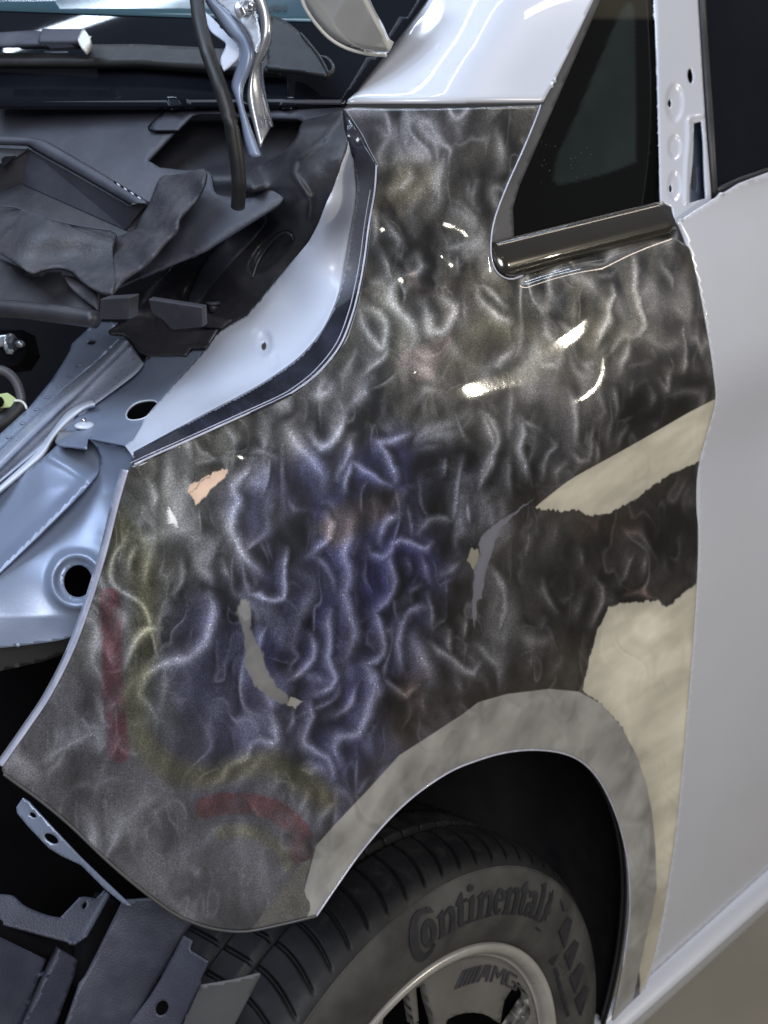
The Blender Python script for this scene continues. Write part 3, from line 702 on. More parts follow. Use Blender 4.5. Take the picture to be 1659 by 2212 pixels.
L.new(op.outputs["Fac"], bu.inputs["Height"]); L.new(bu.outputs["Normal"], b.inputs["Normal"]); L.new(bu.outputs["Normal"], b.inputs["Coat Normal"])
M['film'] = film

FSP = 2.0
fender = patch("fender", fender_out, FEND, M['film'], car, sp=FSP, thick=0.0025, push=fender_push, colors=film_colors, label="front fender in smoky dark marbled film with painted-in reflection patches")

def flange_colors(px, py):
    n = fbm(px / 40, py / 40, 4, 101)
    c = lin((40, 41, 52))[None] * (0.6 + 1.3 * np.clip(n - .25, 0, 1))[:, None] + lin((90, 92, 112))[None] * (0.5 * np.clip(n - .55, 0, 1))[:, None]
    return {"film": np.clip(c * (0.85 + .3 * RNG.random(len(px)))[:, None], .002, .8), "no_flake": np.zeros(len(px))}

# flange turned in along the hood gap: from the ridge inwards, nearly level
INNER = [(741, 238), (746, 293), (760, 340), (771, 393), (768, 440), (759, 490), (748, 560), (735, 620), (718, 668), (692, 718), (648, 768), (598, 806), (540, 842), (440, 894), (340, 948), (288, 976)]
ridge3 = path3([(779, 293), (791, 318)] + RIDGE, FEND, 8)
zr = Field([(x, y, 'Z', float(FEND(np.array([x]), np.array([y]))[0][2]) - dz) for x, y, dz in
            [(742, 240, 0), (780, 300, 0), (813, 358, 0), (797, 484, 0), (776, 620, 0), (735, 745, 0), (640, 842, 0), (520, 900, 0), (420, 945, 0), (290, 1004, 0)]], reg=1e-4)
inner_pts = smooth_line(INNER, 8)
fl_out = [(779, 293), (791, 318)] + smooth_line(RIDGE, 8) + inner_pts[::-1]
flz = {}
FLANGE = Field([(x, y, 'Z', float(FEND(np.array([x]), np.array([y]))[0][2])) for x, y in RIDGE[::2] + [(779, 293)]] +
               [(746, 293, 'Z', 1.452), (771, 393, 'Z', 1.398), (759, 490, 'Z', 1.352), (735, 620, 'Z', 1.293), (692, 718, 'Z', 1.248), (598, 806, 'Z', 1.212), (440, 894, 'Z', 1.188), (288, 976, 'Z', 1.172), (742, 240, 'Y', .262)], reg=1e-6)
patch("fender_flange", fl_out, FLANGE, M['film'], fender, sp=5, thick=0.002, colors=flange_colors)
sweep("pale_edge", path3(RIDGE, FEND, 6, lift=0.0005), 0.0011, M['edge'], fender, seg=8)  # pale tube painting the bright highlight along the fold
sweep("pale_edge", path3([(x - 9, y - 3) for x, y in RIDGE[1:]], FLANGE, 6, lift=0.0005), 0.0006, M['edge'], fender, seg=6)
# folded lip towards the headlight opening
he = smooth_line(HEADEDGE[1:], 10)
h3 = FEND(np.array([p[0] for p in he]), np.array([p[1] for p in he]))
rows = [[p for p in h3]]
for k, (dx, dd) in enumerate([(-3, .002), (-9, .008), (-15, .018)]):
    a2 = np.array([(p[0] + dx, p[1] + dx * .25) for p in he])
    D = np.array([depth_of(q) for q in h3]) + dd
    rows.append(list(CAM[None] + rays(a2[:, 0], a2[:, 1]) * (D / F_)[:, None]))
loft("headlight_flange", rows, M['edge'], fender, thick=0.0012)
sweep("edge_bead", path3(BOTTOM[1:], FEND, 8, lift=0.0), 0.0016, M['flapgrey'], fender, seg=8)
sweep("edge_bead", path3(OPENING[1:], FEND, 8, lift=0.0), 0.0013, M['edge'], fender, seg=8)
sweep("edge_bead", path3(WINEDGE, FEND, 6, lift=0.0), 0.0010, M['edge'], fender, seg=8)
# slot bracket under the front corner
patch("fender_bracket", [(49, 1724), (35, 1744), (37, 1757), (60, 1785), (105, 1832), (132, 1849), (175, 1869), (225, 1919), (265, 1952), (285, 1958), (232, 1908), (175, 1853), (120, 1795), (62, 1732)],
      [(49, 1724, 'Y', .235), (105, 1832, 'Y', .205), (265, 1952, 'Y', .15), (120, 1797, 'Y', .20)], M['steel'], fender, sp=6, thick=0.002,
      holes=[ellipse(71, 1761, 8, 5, 35, 12), ellipse(111, 1812, 17, 9, 33, 14)])

# ------------------------------------------------------------------ A-pillar, quarter window, door
PILLAR = Field([(745, 222, 'Y', .262), (960, 222, 'Y', .195), (1172, 219, 'Y', .155), (915, 0, 'Y', .345), (1090, 0, 'Y', .262), (1280, 0, 'Y', .213), (820, 120, 'Y', .31), (1030, 110, 'Y', .228), (1225, 110, 'Y', .183)], reg=1e-6)
pil_out = smooth_line([(741, 222), (748, 212), (800, 150), (870, 60), (915, 0), (940, -34)], 10) + [(1296, -34)] + smooth_line([(1282, 0), (1242, 85), (1203, 165), (1174, 219)], 10) + smooth_line([(1168, 223), (1000, 226), (850, 226), (760, 226)], 10)
patch("a_pillar", pil_out, PILLAR, M['white'], car, sp=8, thick=0.004,
      push=lambda x, y: 0.012 * np.clip(1 - np.abs(y - 226) / 14, 0, 1) ** 2 + .006 * np.clip(1 - line_dist(x, y, [(741, 222), (800, 150), (870, 60), (940, -34)]) / 14, 0, 1) ** 2)
GLY = Field([(1100, 528, 'Y', .126), (1425, 440, 'Y', .099), (1420, 0, 'Y', .214), (1290, 0, 'Y', .232), (1200, 200, 'Y', .192)], reg=1e-5)
def frit_colors(px, py):
    pane = smooth_line([(1203, 398), (1198, 372), (1206, 332), (1240, 260), (1300, 120), (1345, 20), (1368, 10), (1372, 120), (1373, 330), (1366, 352), (1290, 380)], 10, True)
    m = np.clip(sdist(px, py, pane) / 5 + .5, 0, 1)
    c = lin((16, 16, 15))[None] * (1 - m[:, None]) + lin((34, 40, 39))[None] * m[:, None] * (0.75 + .5 * fbm(px / 60, py / 90, 3, 7))[:, None]
    top = np.clip((40 - py) / 10 + .5, 0, 1)
    c = c + lin((52, 48, 40))[None] * (0.8 * top[:, None])
    return {"film": c, "no_flake": np.ones(len(px))}
gm = make_mat("quarter_glass", (0, 0, 0), rough=0.02, scale=5, rvar=0.01, ior=1.25)
gN, gL = nodes_of(gm)
ga = gN.new("ShaderNodeAttribute"); ga.attribute_name = "film"
gL.new(ga.outputs["Color"], gN["Principled BSDF"].inputs["Base Color"])
M['qglass'] = gm
win = patch("quarter_window", smooth_line([(1286, -10), (1222, 150), (1152, 310), (1112, 400), (1098, 450), (1097, 529), (1100, 531), (1300, 478), (1470, 432), (1460, 200), (1450, -34), (1296, -34)], 8, True, sharp=(0, 4, 5, 6, 8, 10, 11)), GLY, gm, car, sp=7, thick=0.005, colors=frit_colors)
patch("window_reveal", [(1305, -34), (1282, 0), (1242, 85), (1203, 165), (1174, 220), (1140, 300), (1118, 346), (1090, 409), (1066, 472), (1058, 519), (1058, 560), (1075, 560), (1100, 545), (1112, 540), (1108, 450), (1122, 402), (1162, 310), (1232, 150), (1300, -6)],
      [(1060, 540, 'Y', .112), (1095, 409, 'Y', .135), (1168, 227, 'Y', .178), (1290, 0, 'Y', .23), (1110, 530, 'Y', .116), (1222, 150, 'Y', .195)], M['reveal'], win, sp=8, thick=0.004)
# droplets dried on the glass
for i in range(22):
    x = 1165 + 130 * random.random() ** 1.2; y = 300 + 110 * random.random()
    q = GLY(np.array([x]), np.array([y]), -0.001)[0]
    sweep("dried_drop", [q, q + np.array([0.0002, -.0006, 0])], 0.0005 + .0008 * random.random(), M['flapgrey'], win, seg=6)
# black gloss trim bar below the quarter window
t0, t1 = pt(1072, 565, 'Y', .088), pt(1449, 469, 'Y', .060)
dirv = (t1 - t0) / np.linalg.norm(t1 - t0)
TPROF = [(-.0225, .016), (-.0215, .008), (-.016, .003), (-.010, .0005), (-.005, -.003), (0.004, -.006), (.012, -.0062), (.019, -.003), (.0225, .004), (.0225, .016)]
def bar(name, a0, a1, prof, mat, parent):
    n = 24; V = []; Fc = []; m = len(prof)
    up = C_U - dirv * (C_U @ dirv); up /= np.linalg.norm(up); out = np.cross(dirv, up); out = out if out @ C_F > 0 else -out
    for i in range(n):
        c0 = a0 + (a1 - a0) * i / (n - 1)
        for (h, o_) in prof: V.append(c0 - up * h + out * o_)
    for i in range(n - 1):
        for j in range(m - 1): Fc.append((i * m + j, i * m + j + 1, (i + 1) * m + j + 1, (i + 1) * m + j))
    Fc.append(tuple(range(m))); Fc.append(tuple((n - 1) * m + j for j in range(m)))
    me = mesh_from(name, V, Fc)
    bm = bmesh.new(); bm.from_mesh(me); bmesh.ops.recalc_face_normals(bm, faces=bm.faces[:]); bm.to_mesh(me); bm.free()
    return link(name, me, mat, parent)
trim = bar("window_trim", t0, t1, TPROF, M['trim'], car)
sweep("corner_seal", [pt(*p) for p in [(1064, 545, 'Y', .090), (1070, 566, 'Y', .086), (1080, 585, 'Y', .083), (1096, 596, 'Y', .081), (1114, 597, 'Y', .078), (1131, 592, 'Y', .075)]], 0.0032, M['seal'], trim, seg=8)

# door: side profile Y(Z) read off the gap line
GZ = np.array([-.10, .10, .203, .289, .451, .674, .88, .97, 1.009, 1.055, 1.107, 1.172, 1.253, 1.315, 1.345])
GY = np.array([.05, .03, .020, .010, -.002, -.008, -.004, .000, .002, -.004, -.014, .002, .022, .047, .066])
def door_pts(px, py, off=0.0):
    Yv = np.zeros(len(px)); d = rays(px, py)
    for _ in range(14):
        t = (Yv - CAM[1]) / d[:, 1]
        z = CAM[2] + d[:, 2] * t
        Yv = 0.5 * Yv + 0.5 * (np.interp(z, GZ, GY) + off)
    return CAM[None] + d * ((Yv - CAM[1]) / d[:, 1])[:, None]
class DoorField:
    def __init__(self, off): self.off = off
    def __call__(self, px, py, push=0.0):
        P3 = door_pts(px, py, self.off)
        return P3 + (rays(px, py) / F_) * np.asarray(push).reshape(-1, 1) if np.ndim(push) else P3
gz_f = np.linspace(-.1, 1.345, 300)
gy_f = np.interp(gz_f, GZ, GY)
for _ in range(3): gy_f = np.convolve(np.pad(gy_f, 6, 'edge'), np.ones(13) / 13, 'valid')
GZ, GY = gz_f, gy_f
DF = object.__new__(Field); DF.__class__ = type("DoorF", (Field,), {"__init__": lambda s: None, "__call__": lambda s, px, py, push=0.0: door_pts(px, py, 0.003) + (rays(px, py) / F_) * (np.ones(len(px)) * push)[:, None]})
door_out = [(x - 3, y) for x, y in smooth_line([(1468, 480)] + GAP[:-2] , 8)] + [(1368, 2142)] + [(1659, 1878), (1740, 1806), (1740, 348), (1659, 374), (1600, 396), (1552, 424), (1536, 434), (1500, 456)]
door = patch("front_door", door_out, DF, M['white'], car, sp=9, thick=0.004)
# sill below the door
sl_top0, sl_top1 = pt(1362, 2154, 'Y', .022), pt(1740, 1822, 'Y', .022)
SIL = [(0.0, 0.02), (.004, -.004), (.012, -.016), (.020, -.022), (.030, -.018), (.040, -.004), (.055, .006), (.095, .012), (.115, .03)]
n = 30; V = []; Fc = []
for i in range(n):
    x = -0.15 + sl_top0[0] + (sl_top1[0] - sl_top0[0] + .6) * i / (n - 1)
    z = sl_top0[2] + (sl_top1[2] - sl_top0[2]) * (x - sl_top0[0]) / (sl_top1[0] - sl_top0[0])
    for (dz, dy) in SIL: V.append((x, .022 + dy, z - dz))
m = len(SIL)
for i in range(n - 1):
    for j in range(m - 1): Fc.append((i * m + j, i * m + j + 1, (i + 1) * m + j + 1, (i + 1) * m + j))
o = link("sill", mesh_from("sill", V, Fc), M['white'], car); o.modifiers.new("thickness", 'SOLIDIFY').thickness = 0.004
sd = o.modifiers.new("round", 'SUBSURF'); sd.levels = 2; sd.render_levels = 2

# mirror pillar on the door, bare metal with holes and pressings
MPL = Field([(1420, 0, 'Y', .205), (1510, 0, 'Y', .20), (1425, 440, 'Y', .082), (1460, 470, 'Y', .068), (1535, 425, 'Y', .078), (1470, 220, 'Y', .145)], reg=1e-6)
def mp_push(px, py):
    p = np.zeros(len(px))
    for cx, cy, rx, ry, dp in ((1457, 222, 20, 44, .006), (1457, 402, 15, 34, .005), (1457, 318, 15, 29, .005)):
        r = np.hypot((px - cx) / rx, (py - cy) / ry)
        p += dp * np.clip((1.0 - r) / .35, 0, 1) ** .8 * (r < 1)
    p -= .006 * np.clip(1 - line_dist(px, py, [(1488, 262), (1489, 300), (1484, 360), (1482, 436)]) / 8, 0, 1)
    p -= .004 * np.clip(1 - line_dist(px, py, [(1490, 254), (1518, 250)]) / 7, 0, 1)
    p += .007 * np.clip(1 - np.abs(px - (1414 + .02 * py)) / 6, 0, 1) ** 2
    return p
mp = patch("mirror_pillar", smooth_line([(1412, -34), (1417, 150), (1423, 330), (1428, 437), (1452, 446), (1457, 470), (1460, 482), (1482, 470), (1537, 434), (1535, 400), (1524, 260), (1514, 100), (1506, -34)], 6, True, sharp=(0, 3, 4, 5, 6, 7, 8, 12)),
      MPL, M['white'], door, sp=3.5, thick=0.003, push=mp_push,
      holes=[ellipse(1492, 164, 6.5, 16, -4, 16), ellipse(1447, 223, 4, 9, 0, 14), ellipse(1449, 407, 3.6, 9, 0, 14), smooth_line([(1499, 266), (1516, 262), (1520, 300), (1523, 380), (1526, 428), (1491, 438), (1492, 400), (1497, 340)], 5, True, sharp=(0, 1, 4, 5))])
patch("slot_backing", [(1480, 240), (1530, 240), (1536, 440), (1480, 446)], [(1480, 240, 'Y', .185), (1530, 240, 'Y', .18), (1536, 440, 'Y', .115)], M['steel'], mp, sp=9, thick=0.002, holes=[smooth_line([(1497, 362), (1504, 360), (1506, 400), (1503, 412), (1497, 410)], 5, True)])
patch("pillar_backing", [(1425, 120), (1500, 120), (1510, 250), (1482, 300), (1478, 430), (1432, 430)], [(1425, 120, 'Y', .215), (1500, 120, 'Y', .21), (1470, 440, 'Y', .12)], M['void'], mp, sp=20, thick=0.002)
sweep("window_seal", [pt(*p) for p in [(1512, -40, 'Y', .21), (1522, 120, 'Y', .172), (1532, 260, 'Y', .132), (1541, 420, 'Y', .085)]], 0.0062, M['seal'], door, seg=10)
dg_ctrl = [(1530, 0, 'Y', .21), (1740, 0, 'Y', .21), (1545, 420, 'Y', .10), (1740, 350, 'Y', .10)]
patch("door_glass", [(1505, -34), (1740, -34), (1740, 380), (1659, 392), (1600, 410), (1540, 440)], dg_ctrl, M['glass'], door, sp=12, thick=0.004)
sweep("glass_run_seal", [pt(*p) for p in [(1548, 412, 'Y', .088), (1600, 389, 'Y', .088), (1660, 369, 'Y', .088), (1740, 344, 'Y', .088)]], 0.0045, M['seal'], door, seg=8)

# ------------------------------------------------------------------ windscreen, wiper, cowl
B0 = pt(735, 216, 'Y', .275)
def plane_pt(px, py, n, off=0.0):
    n = np.array(n, float); n /= np.linalg.norm(n); d = rays([px], [py])[0]
    return CAM + d * (((B0 + n * off) - CAM) @ n) / (d @ n)
def plane_field(n, off=0.0, box=(-60, -60, 960, 700)):
    return Field([(x, y, 'D', depth_of(plane_pt(x, y, n, off))) for x, y in ((box[0], box[1]), (box[2], box[1]), (box[0], box[3]))])
NW, NC = (-.52, -.10, .85), (-.62, -.06, .78)
WSF = plane_field(NW)
ws = patch("windscreen", [(-40, 228), (300, 228), (600, 226), (742, 224), (800, 152), (872, 62), (918, 0), (940, -34), (-40, -34)], WSF, M['glass'], car, sp=20, thick=0.006)
wt = patch("tinted_band", [(-40, -34), (720, -34), (690, 48), (620, 46), (420, 38), (200, 30), (0, 23), (-40, 22)], plane_field(NW, .0015), M['tint'], ws, sp=20, thick=0.0006)
CPF = plane_field(NC, -.004)
cowl = patch("cowl_panel", [(-40, 222), (300, 223), (600, 222), (738, 224), (735, 262), (700, 330), (600, 440), (440, 540), (250, 620), (-40, 620)], CPF, M['plast'], car, sp=12, thick=0.004,
             push=lambda x, y: .02 * np.clip((y - 380) / 200, 0, 1) + .004 * np.clip(1 - np.abs(y - 222) / 8, 0, 1),
             holes=[smooth_line([(413, 249), (492, 250), (640, 254), (660, 270), (640, 330), (560, 420), (470, 420), (452, 372), (400, 368), (345, 362), (318, 345), (385, 275)], 8, True, sharp=(0, 1, 2, 9, 10))])
sweep("cowl_lip", [plane_pt(x, y, NC, .004) for x, y in ((-40, 215), (200, 218), (450, 220), (735, 221))], 0.0028, M['plast'], cowl, seg=8)
sweep("cowl_lip", [plane_pt(x, y, NC, .006) for x, y in ((-40, 190), (60, 199), (140, 207), (215, 216))], 0.0024, M['plast'], cowl, seg=8)
# raised cover plate and its groove
patch("cover_plate", smooth_line([(368, 229), (328, 268), (325, 277), (332, 281), (382, 281), (413, 250), (430, 245), (492, 245), (492, 229)], 5, True, sharp=(0, 4, 5, 7, 8)), plane_field(NC, .001), M['plast'], cowl, sp=7, thick=0.003)
sweep("groove", [plane_pt(x, y, NC, .0005) for x, y in smooth_line([(366, 230), (326, 269), (322, 277), (330, 283), (384, 283)], 4)], 0.0013, M['void'], cowl, seg=6)
# recessed panel under the opening
patch("recess_panel", [(300, 250), (660, 250), (640, 340), (560, 430), (420, 520), (330, 520), (300, 400)], plane_field(NC, -.05), M['plast2'], cowl, sp=16, thick=0.003,
      push=lambda x, y: -.03 * np.exp(-((y - 385) / 26) ** 2) * np.clip((x - 380) / 60, 0, 1))
patch("engine_bay_shade", [(-60, 380), (260, 330), (480, 330), (560, 420), (430, 640), (320, 760), (240, 900), (120, 1000), (-60, 1060)], plane_field(NC, -.34, (-60, 300, 600, 1100)), M['void'], car, sp=40, thick=0.003)  # black sheet added to stand in for the shade down the bay
patch("front_shade_panel", [(-80, 1000), (330, 960), (330, 1300), (420, 1900), (760, 2010), (760, 2300), (-80, 2300)], [(-80, 1000, 'Y', .62), (330, 960, 'Y', .60), (-80, 2300, 'Y', .60)], M['void'], car, sp=60, thick=0.003)  # added black panel in place of the shade behind the front corner
# wiper: blade, arm head, end cap
wiper = patch("wiper", [(-30, 112), (100, 116), (190, 122), (188, 96), (300, 95), (415, 101), (520, 108), (600, 118), (600, 150), (415, 139), (300, 131), (170, 132), (-30, 132)], plane_field(NW, .022), M['seal'], car, sp=8, thick=0.012)
patch("wiper_arm", smooth_line([(-30, 72), (46, 67), (92, 67), (92, 96), (40, 100), (-30, 104)], 6, True, sharp=(0, 2, 3, 5)), plane_field(NW, .045), M['plast'], wiper, sp=6, thick=0.012, push=lambda x, y: .010 * np.abs((y - 84) / 18) ** 2)
patch("arm_head", [(92, 62), (180, 62), (172, 84), (164, 94), (82, 92), (84, 76)], plane_field(NW, .05), M['plast'], wiper, sp=5, thick=0.022, push=lambda x, y: .006 * ((y - 74) / 16) ** 2)
patch("arm_end_cap", smooth_line([(180, 62), (190, 74), (193, 84), (180, 104), (168, 88), (172, 74)], 4, True), plane_field(NW, .051), M['cream'], wiper, sp=4, thick=0.010)
sweep("clip", [plane_pt(x, y, NW, .04) for x, y in ((97, 113), (120, 114), (147, 113))], .0016, M['plast'], wiper, seg=6)
patch("wiper_tip", smooth_line([(585, 34), (612, 42), (650, 72), (690, 120), (712, 156), (700, 163), (640, 152), (575, 146)], 8, True, sharp=(0, 4, 5, 7)), plane_field(NW, .05), M['black'], wiper, sp=8, thick=0.006)
sweep("wiper_tip_edge", [plane_pt(x, y, NW, .052) for x, y in smooth_line([(650, 72), (672, 98), (692, 124), (710, 158)], 6)], .0014, M['seal'], wiper, seg=6)
sweep("wiper_tip_edge", [plane_pt(x, y, NW, .045) for x, y in smooth_line([(692, 122), (706, 126), (717, 138), (720, 150), (711, 160)], 4)], .0022, M['seal'], wiper, seg=6)

# script lettering printed on the glass
def text_mesh(s, bold=0.0, shear=0.0, extrude=0.0, res=4):
    cu = bpy.data.curves.new("lettering", 'FONT'); cu.body = s; cu.size = 1.0; cu.offset = bold; cu.shear = shear; cu.extrude = extrude; cu.resolution_u = res
    o = bpy.data.objects.new("lettering", cu); COL.objects.link(o)
    bpy.context.view_layer.update()
    me = bpy.data.meshes.new_from_object(o.evaluated_get(bpy.context.evaluated_depsgraph_get()))
    bpy.data.objects.remove(o); bpy.data.curves.remove(cu)
    return me
def place_text(name, s, fn, mat, parent, **kw):
    """fn maps (0..1 along, 0..1 up, raw z) to a world point"""
    me = text_mesh(s, **kw)
    n = len(me.vertices); co = np.empty(n * 3); me.vertices.foreach_get("co", co); co = co.reshape(-1, 3)
    bm = bmesh.new(); bm.from_mesh(me)
    bmesh.ops.subdivide_edges(bm, edges=[e for e in bm.edges if e.calc_length() > .12], cuts=2, use_grid_fill=True)
    bmesh.ops.triangulate(bm, faces=bm.faces[:])
    mn, mx = co.min(0), co.max(0)
    for v in bm.verts:
        v.co = Vector(fn((v.co.x - mn[0]) / (mx[0] - mn[0]), (v.co.y - mn[1]) / (mx[1] - mn[1]), v.co.z))
    bm.to_mesh(me); bm.free()
    return link(name, me, mat, parent)
place_text("lettering", "des", lambda u, w, z: plane_pt(578 + 42 * u, 25 - 18 * w - 2 * u, NW, .004), M['black'], ws, shear=.35)
place_text("lettering", "Merce", lambda u, w, z: plane_pt(505 + 68 * u, 27 - 20 * w - 2 * u, NW, .004), M['black'], ws, shear=.35)

# ------------------------------------------------------------------ hood corner, hinge, strut
hood = patch("hood", smooth_line([(640, -34), (655, 8), (678, 45), (708, 78), (745, 100), (790, 112), (832, 117), (841, 112), (828, 78), (806, 38), (772, -34)], 6, True, sharp=(0, 6, 7, 10)),
      [(655, 0, 'Y', .20), (780, 0, 'Y', .14), (838, 114, 'Y', .165), (720, 85, 'Y', .20)], M['cream'], car, sp=6, thick=0.012,
      push=lambda x, y: .010 * np.clip(1 - line_dist(x, y, [(640, -34), (655, 8), (678, 45), (708, 78), (745, 100), (790, 112), (836, 117)]) / 14, 0, 1) ** 2)
sweep("hem", [pt(x, y, 'Y', .192) for x, y in smooth_line([(650, -10), (660, 18), (682, 51), (712, 83), (748, 104), (792, 116), (834, 119)], 6)], .002, M['cream'], hood, seg=8)
NH = .03
hinge = patch("hood_hinge", smooth_line([(460, -34), (466, 0), (490, 22), (515, 42), (534, 66), (545, 90), (552, 112), (562, 90), (560, 60), (552, 25), (540, -34)], 6, True, sharp=(0, 10)),
      plane_field(NW, .17), M['galv'], car, sp=6, thick=0.003)
def ribbon(name, left, right, off, mat, parent, lift=.006, thick=.0025):
    a = resample_n(smooth_line(left, 6), 50); c = resample_n(smooth_line(right, 6), 50)
    rows = []
    for t in (0, .12, .3, .5, .7, .88, 1.0):
        h = lift * (1 - (2 * t - 1) ** 4)
        rows.append([plane_pt(*(a[i] * (1 - t) + c[i] * t), NW, off[0] + (off[1] - off[0]) * i / 49 + h) for i in range(50)])
    return loft(name, rows, mat, parent, thick=thick)
ribbon("hinge_arm", [(432, -34), (442, 0), (466, 38), (490, 72), (510, 92), (517, 112), (512, 140), (502, 170), (500, 190), (508, 212), (518, 250), (527, 300), (538, 340)],
       [(458, -34), (466, 0), (490, 20), (517, 42), (536, 68), (546, 92), (550, 118), (543, 150), (527, 188), (526, 222), (538, 262), (552, 300), (566, 336)], (.19, .06), M['steel'], hinge)
ribbon("hinge_arm", [(538, -34), (543, 0), (556, 25), (562, 60), (560, 82), (552, 106), (543, 146), (536, 180), (534, 215), (545, 262), (560, 320)],
       [(566, -34), (575, 0), (582, 24), (587, 52), (587, 84), (577, 116), (565, 140), (564, 170), (567, 200), (575, 242), (584, 276), (600, 312)][:11] + [], (.17, .05), M['galv'], hinge, lift=.004)
ribbon("hinge_edge", [(564, 138), (562, 168), (565, 200), (573, 242), (578, 262)], [(568, 138), (568, 168), (571, 200), (580, 244), (587, 276)], (.15, .06), M['bolt'], hinge, lift=.001)
hp = patch("hinge_plate", smooth_line([(440, 22), (470, 50), (492, 76), (512, 96), (516, 118), (508, 128), (496, 140), (482, 150), (476, 128), (488, 96), (478, 84), (452, 62)], 6, True, sharp=(0, 7)), plane_field(NW, .13), M['inner'], hinge, sp=5, thick=.003, holes=[ellipse(482, 58, 9, 5, 25, 14)])
def bolt(name, c, axis, r, h, mat, parent, tip=True, seg=6):
    axis = np.array(axis, float); axis /= np.linalg.norm(axis); c = np.array(c)
    o = sweep(name, [c, c + axis * h], r, mat, parent, seg=seg, smooth=False, up=C_U)
    m = o.modifiers.new("bevel", 'BEVEL'); m.width = r * .12; m.segments = 2
    if tip:
        sweep("thread", [c + axis * h, c + axis * h * 1.9, c + axis * h * 2.3], [r * .52, r * .52, r * .34], M['bolt'], o, seg=12, up=C_U)
        sweep("washer", [c - axis * .001, c + axis * .0016], r * 1.45, M['galv'], o, seg=20, up=C_U)
    return o
bolt("hinge_bolt", plane_pt(530, 22, NW, .172), -C_F + .55 * C_R, .0085, .009, M['bolt'], hinge)
# gas strut / hose rod in front of the hinge
sp_ = [(415, -40, .20), (425, 0, .20), (432, 50, .195), (450, 118, .185), (476, 190, .165), (498, 265, .14), (511, 340, .11), (516, 400, .085), (514, 446, .06)]
st = np.array(smooth_line([(a_, b_) for a_, b_, _ in sp_], 10)); so = np.interp(st[:, 1], [q[1] for q in sp_], [q[2] for q in sp_])
sweep("hood_strut", [plane_pt(x, y, NW, o_) for (x, y), o_ in zip(st, so)], .0076, M['black'], car, seg=14)

# ------------------------------------------------------------------ plastic pieces over the engine bay
duct = car
V = lambda x, y, o_: plane_pt(x, y, NC, o_)
# intake tray: rim, inner wall, end cap, floor
VT = lambda x, y, o_: plane_pt(x, y, NC, o_ + .044)
tray = loft("intake_tray", [[VT(x, y, o_) for x, y in resample_n(smooth_line(l, 6), 60)] for l, o_ in (
    ([(-30, 293), (40, 295), (84, 300), (112, 311), (200, 362), (322, 436)], .012),
    ([(-30, 297), (40, 299), (82, 304), (108, 316), (196, 367), (317, 440)], .020),
    ([(-30, 309), (40, 311), (66, 312), (78, 320), (176, 376), (284, 438)], .016),
    ([(-30, 313), (40, 315), (62, 317), (72, 325), (172, 381), (281, 444)], .004))], M['plast'], car, thick=.002)
facets("tray_wall", [(VT(62, 322, .002)), (VT(281, 446, .002)), (VT(271, 496, -.03)), (VT(46, 396, -.03))], [(0, 1, 2, 3)], M['plast'], tray, thick=.002)
facets("tray_end", [VT(281, 444, .004), VT(318, 438, .016), VT(322, 438, .010), VT(292, 490, -.02), VT(271, 497, -.028)], [(0, 1, 2, 3, 4)], M['felt'], tray, thick=.002)
facets("tray_side", [VT(62, 320, .003), VT(46, 396, -.03), VT(-40, 430, -.03), VT(-40, 372, .0)], [(0, 1, 2, 3)], M['plast2'], tray, thick=.002)
facets("tray_bar", [VT(-40, 318, .006), VT(60, 322, .006), VT(40, 336, .002), VT(-40, 372, .002)], [(0, 1, 2, 3)], M['plast2'], tray, thick=.002)
facets("tray_floor", [VT(46, 394, -.032), VT(272, 494, -.032), VT(300, 520, -.035), VT(100, 520, -.035), VT(-40, 470, -.035), VT(-40, 425, -.032)], [(0, 1, 2, 3, 4, 5)], M['plast2'], tray, thick=.002)
facets("tray_gap", [VT(2, 344, .009), VT(9, 338, .009), VT(34, 336, .009), VT(6, 362, .009)], [(0, 1, 2, 3)], M['void'], tray, thick=.001)
for i in range(4):
    x, y = 245 + 15 * i, 390 + 9.5 * i
    facets("tray_slot", [VT(x, y, .018), VT(x + 7, y + 4, .018), VT(x + 8, y + 9, .018), VT(x + 1, y + 5, .018)], [(0, 1, 2, 3)], M['void'], tray, thick=.001)
    facets("tray_tab", [VT(x + 7, y + 5, .018), VT(x + 13, y + 9, .018), VT(x + 14, y + 12, .018), VT(x + 8, y + 8, .018)], [(0, 1, 2, 3)], M['inner'], tray, thick=.001)
# flap hanging over the tray
patch("rubber_flap", smooth_line([(-30, 446), (26, 447), (60, 458), (115, 475), (170, 488), (238, 498), (252, 507), (243, 540), (247, 572), (250, 600), (241, 633), (220, 632), (196, 620), (175, 605), (156, 586), (130, 578), (100, 580), (75, 588), (60, 585), (30, 566), (-30, 530)], 6, True, sharp=(0, 6, 10, 20)),
      [(-20, 450, 'D', depth_of(V(-20, 450, .035))), (250, 505, 'D', depth_of(V(250, 505, .03))), (241, 630, 'D', depth_of(V(241, 630, .055))), (60, 580, 'D', depth_of(V(60, 580, .05))), (130, 500, 'D', depth_of(V(130, 500, .05))), (180, 560, 'D', depth_of(V(180, 560, .03)))],
      M['felt'], car, sp=6, thick=.003, push=lambda x, y: .006 * np.sin(x / 24 + y / 60) + .004 * np.sin(y / 17) + .006 * np.exp(-((y - 455 - .2 * x) / 14) ** 2))
sweep("flap_edge", [V(x, y, .040) for x, y in smooth_line([(-30, 446), (26, 447), (60, 458), (115, 475), (170, 488), (238, 498)], 6)], .0011, M['plast'], car, seg=6)
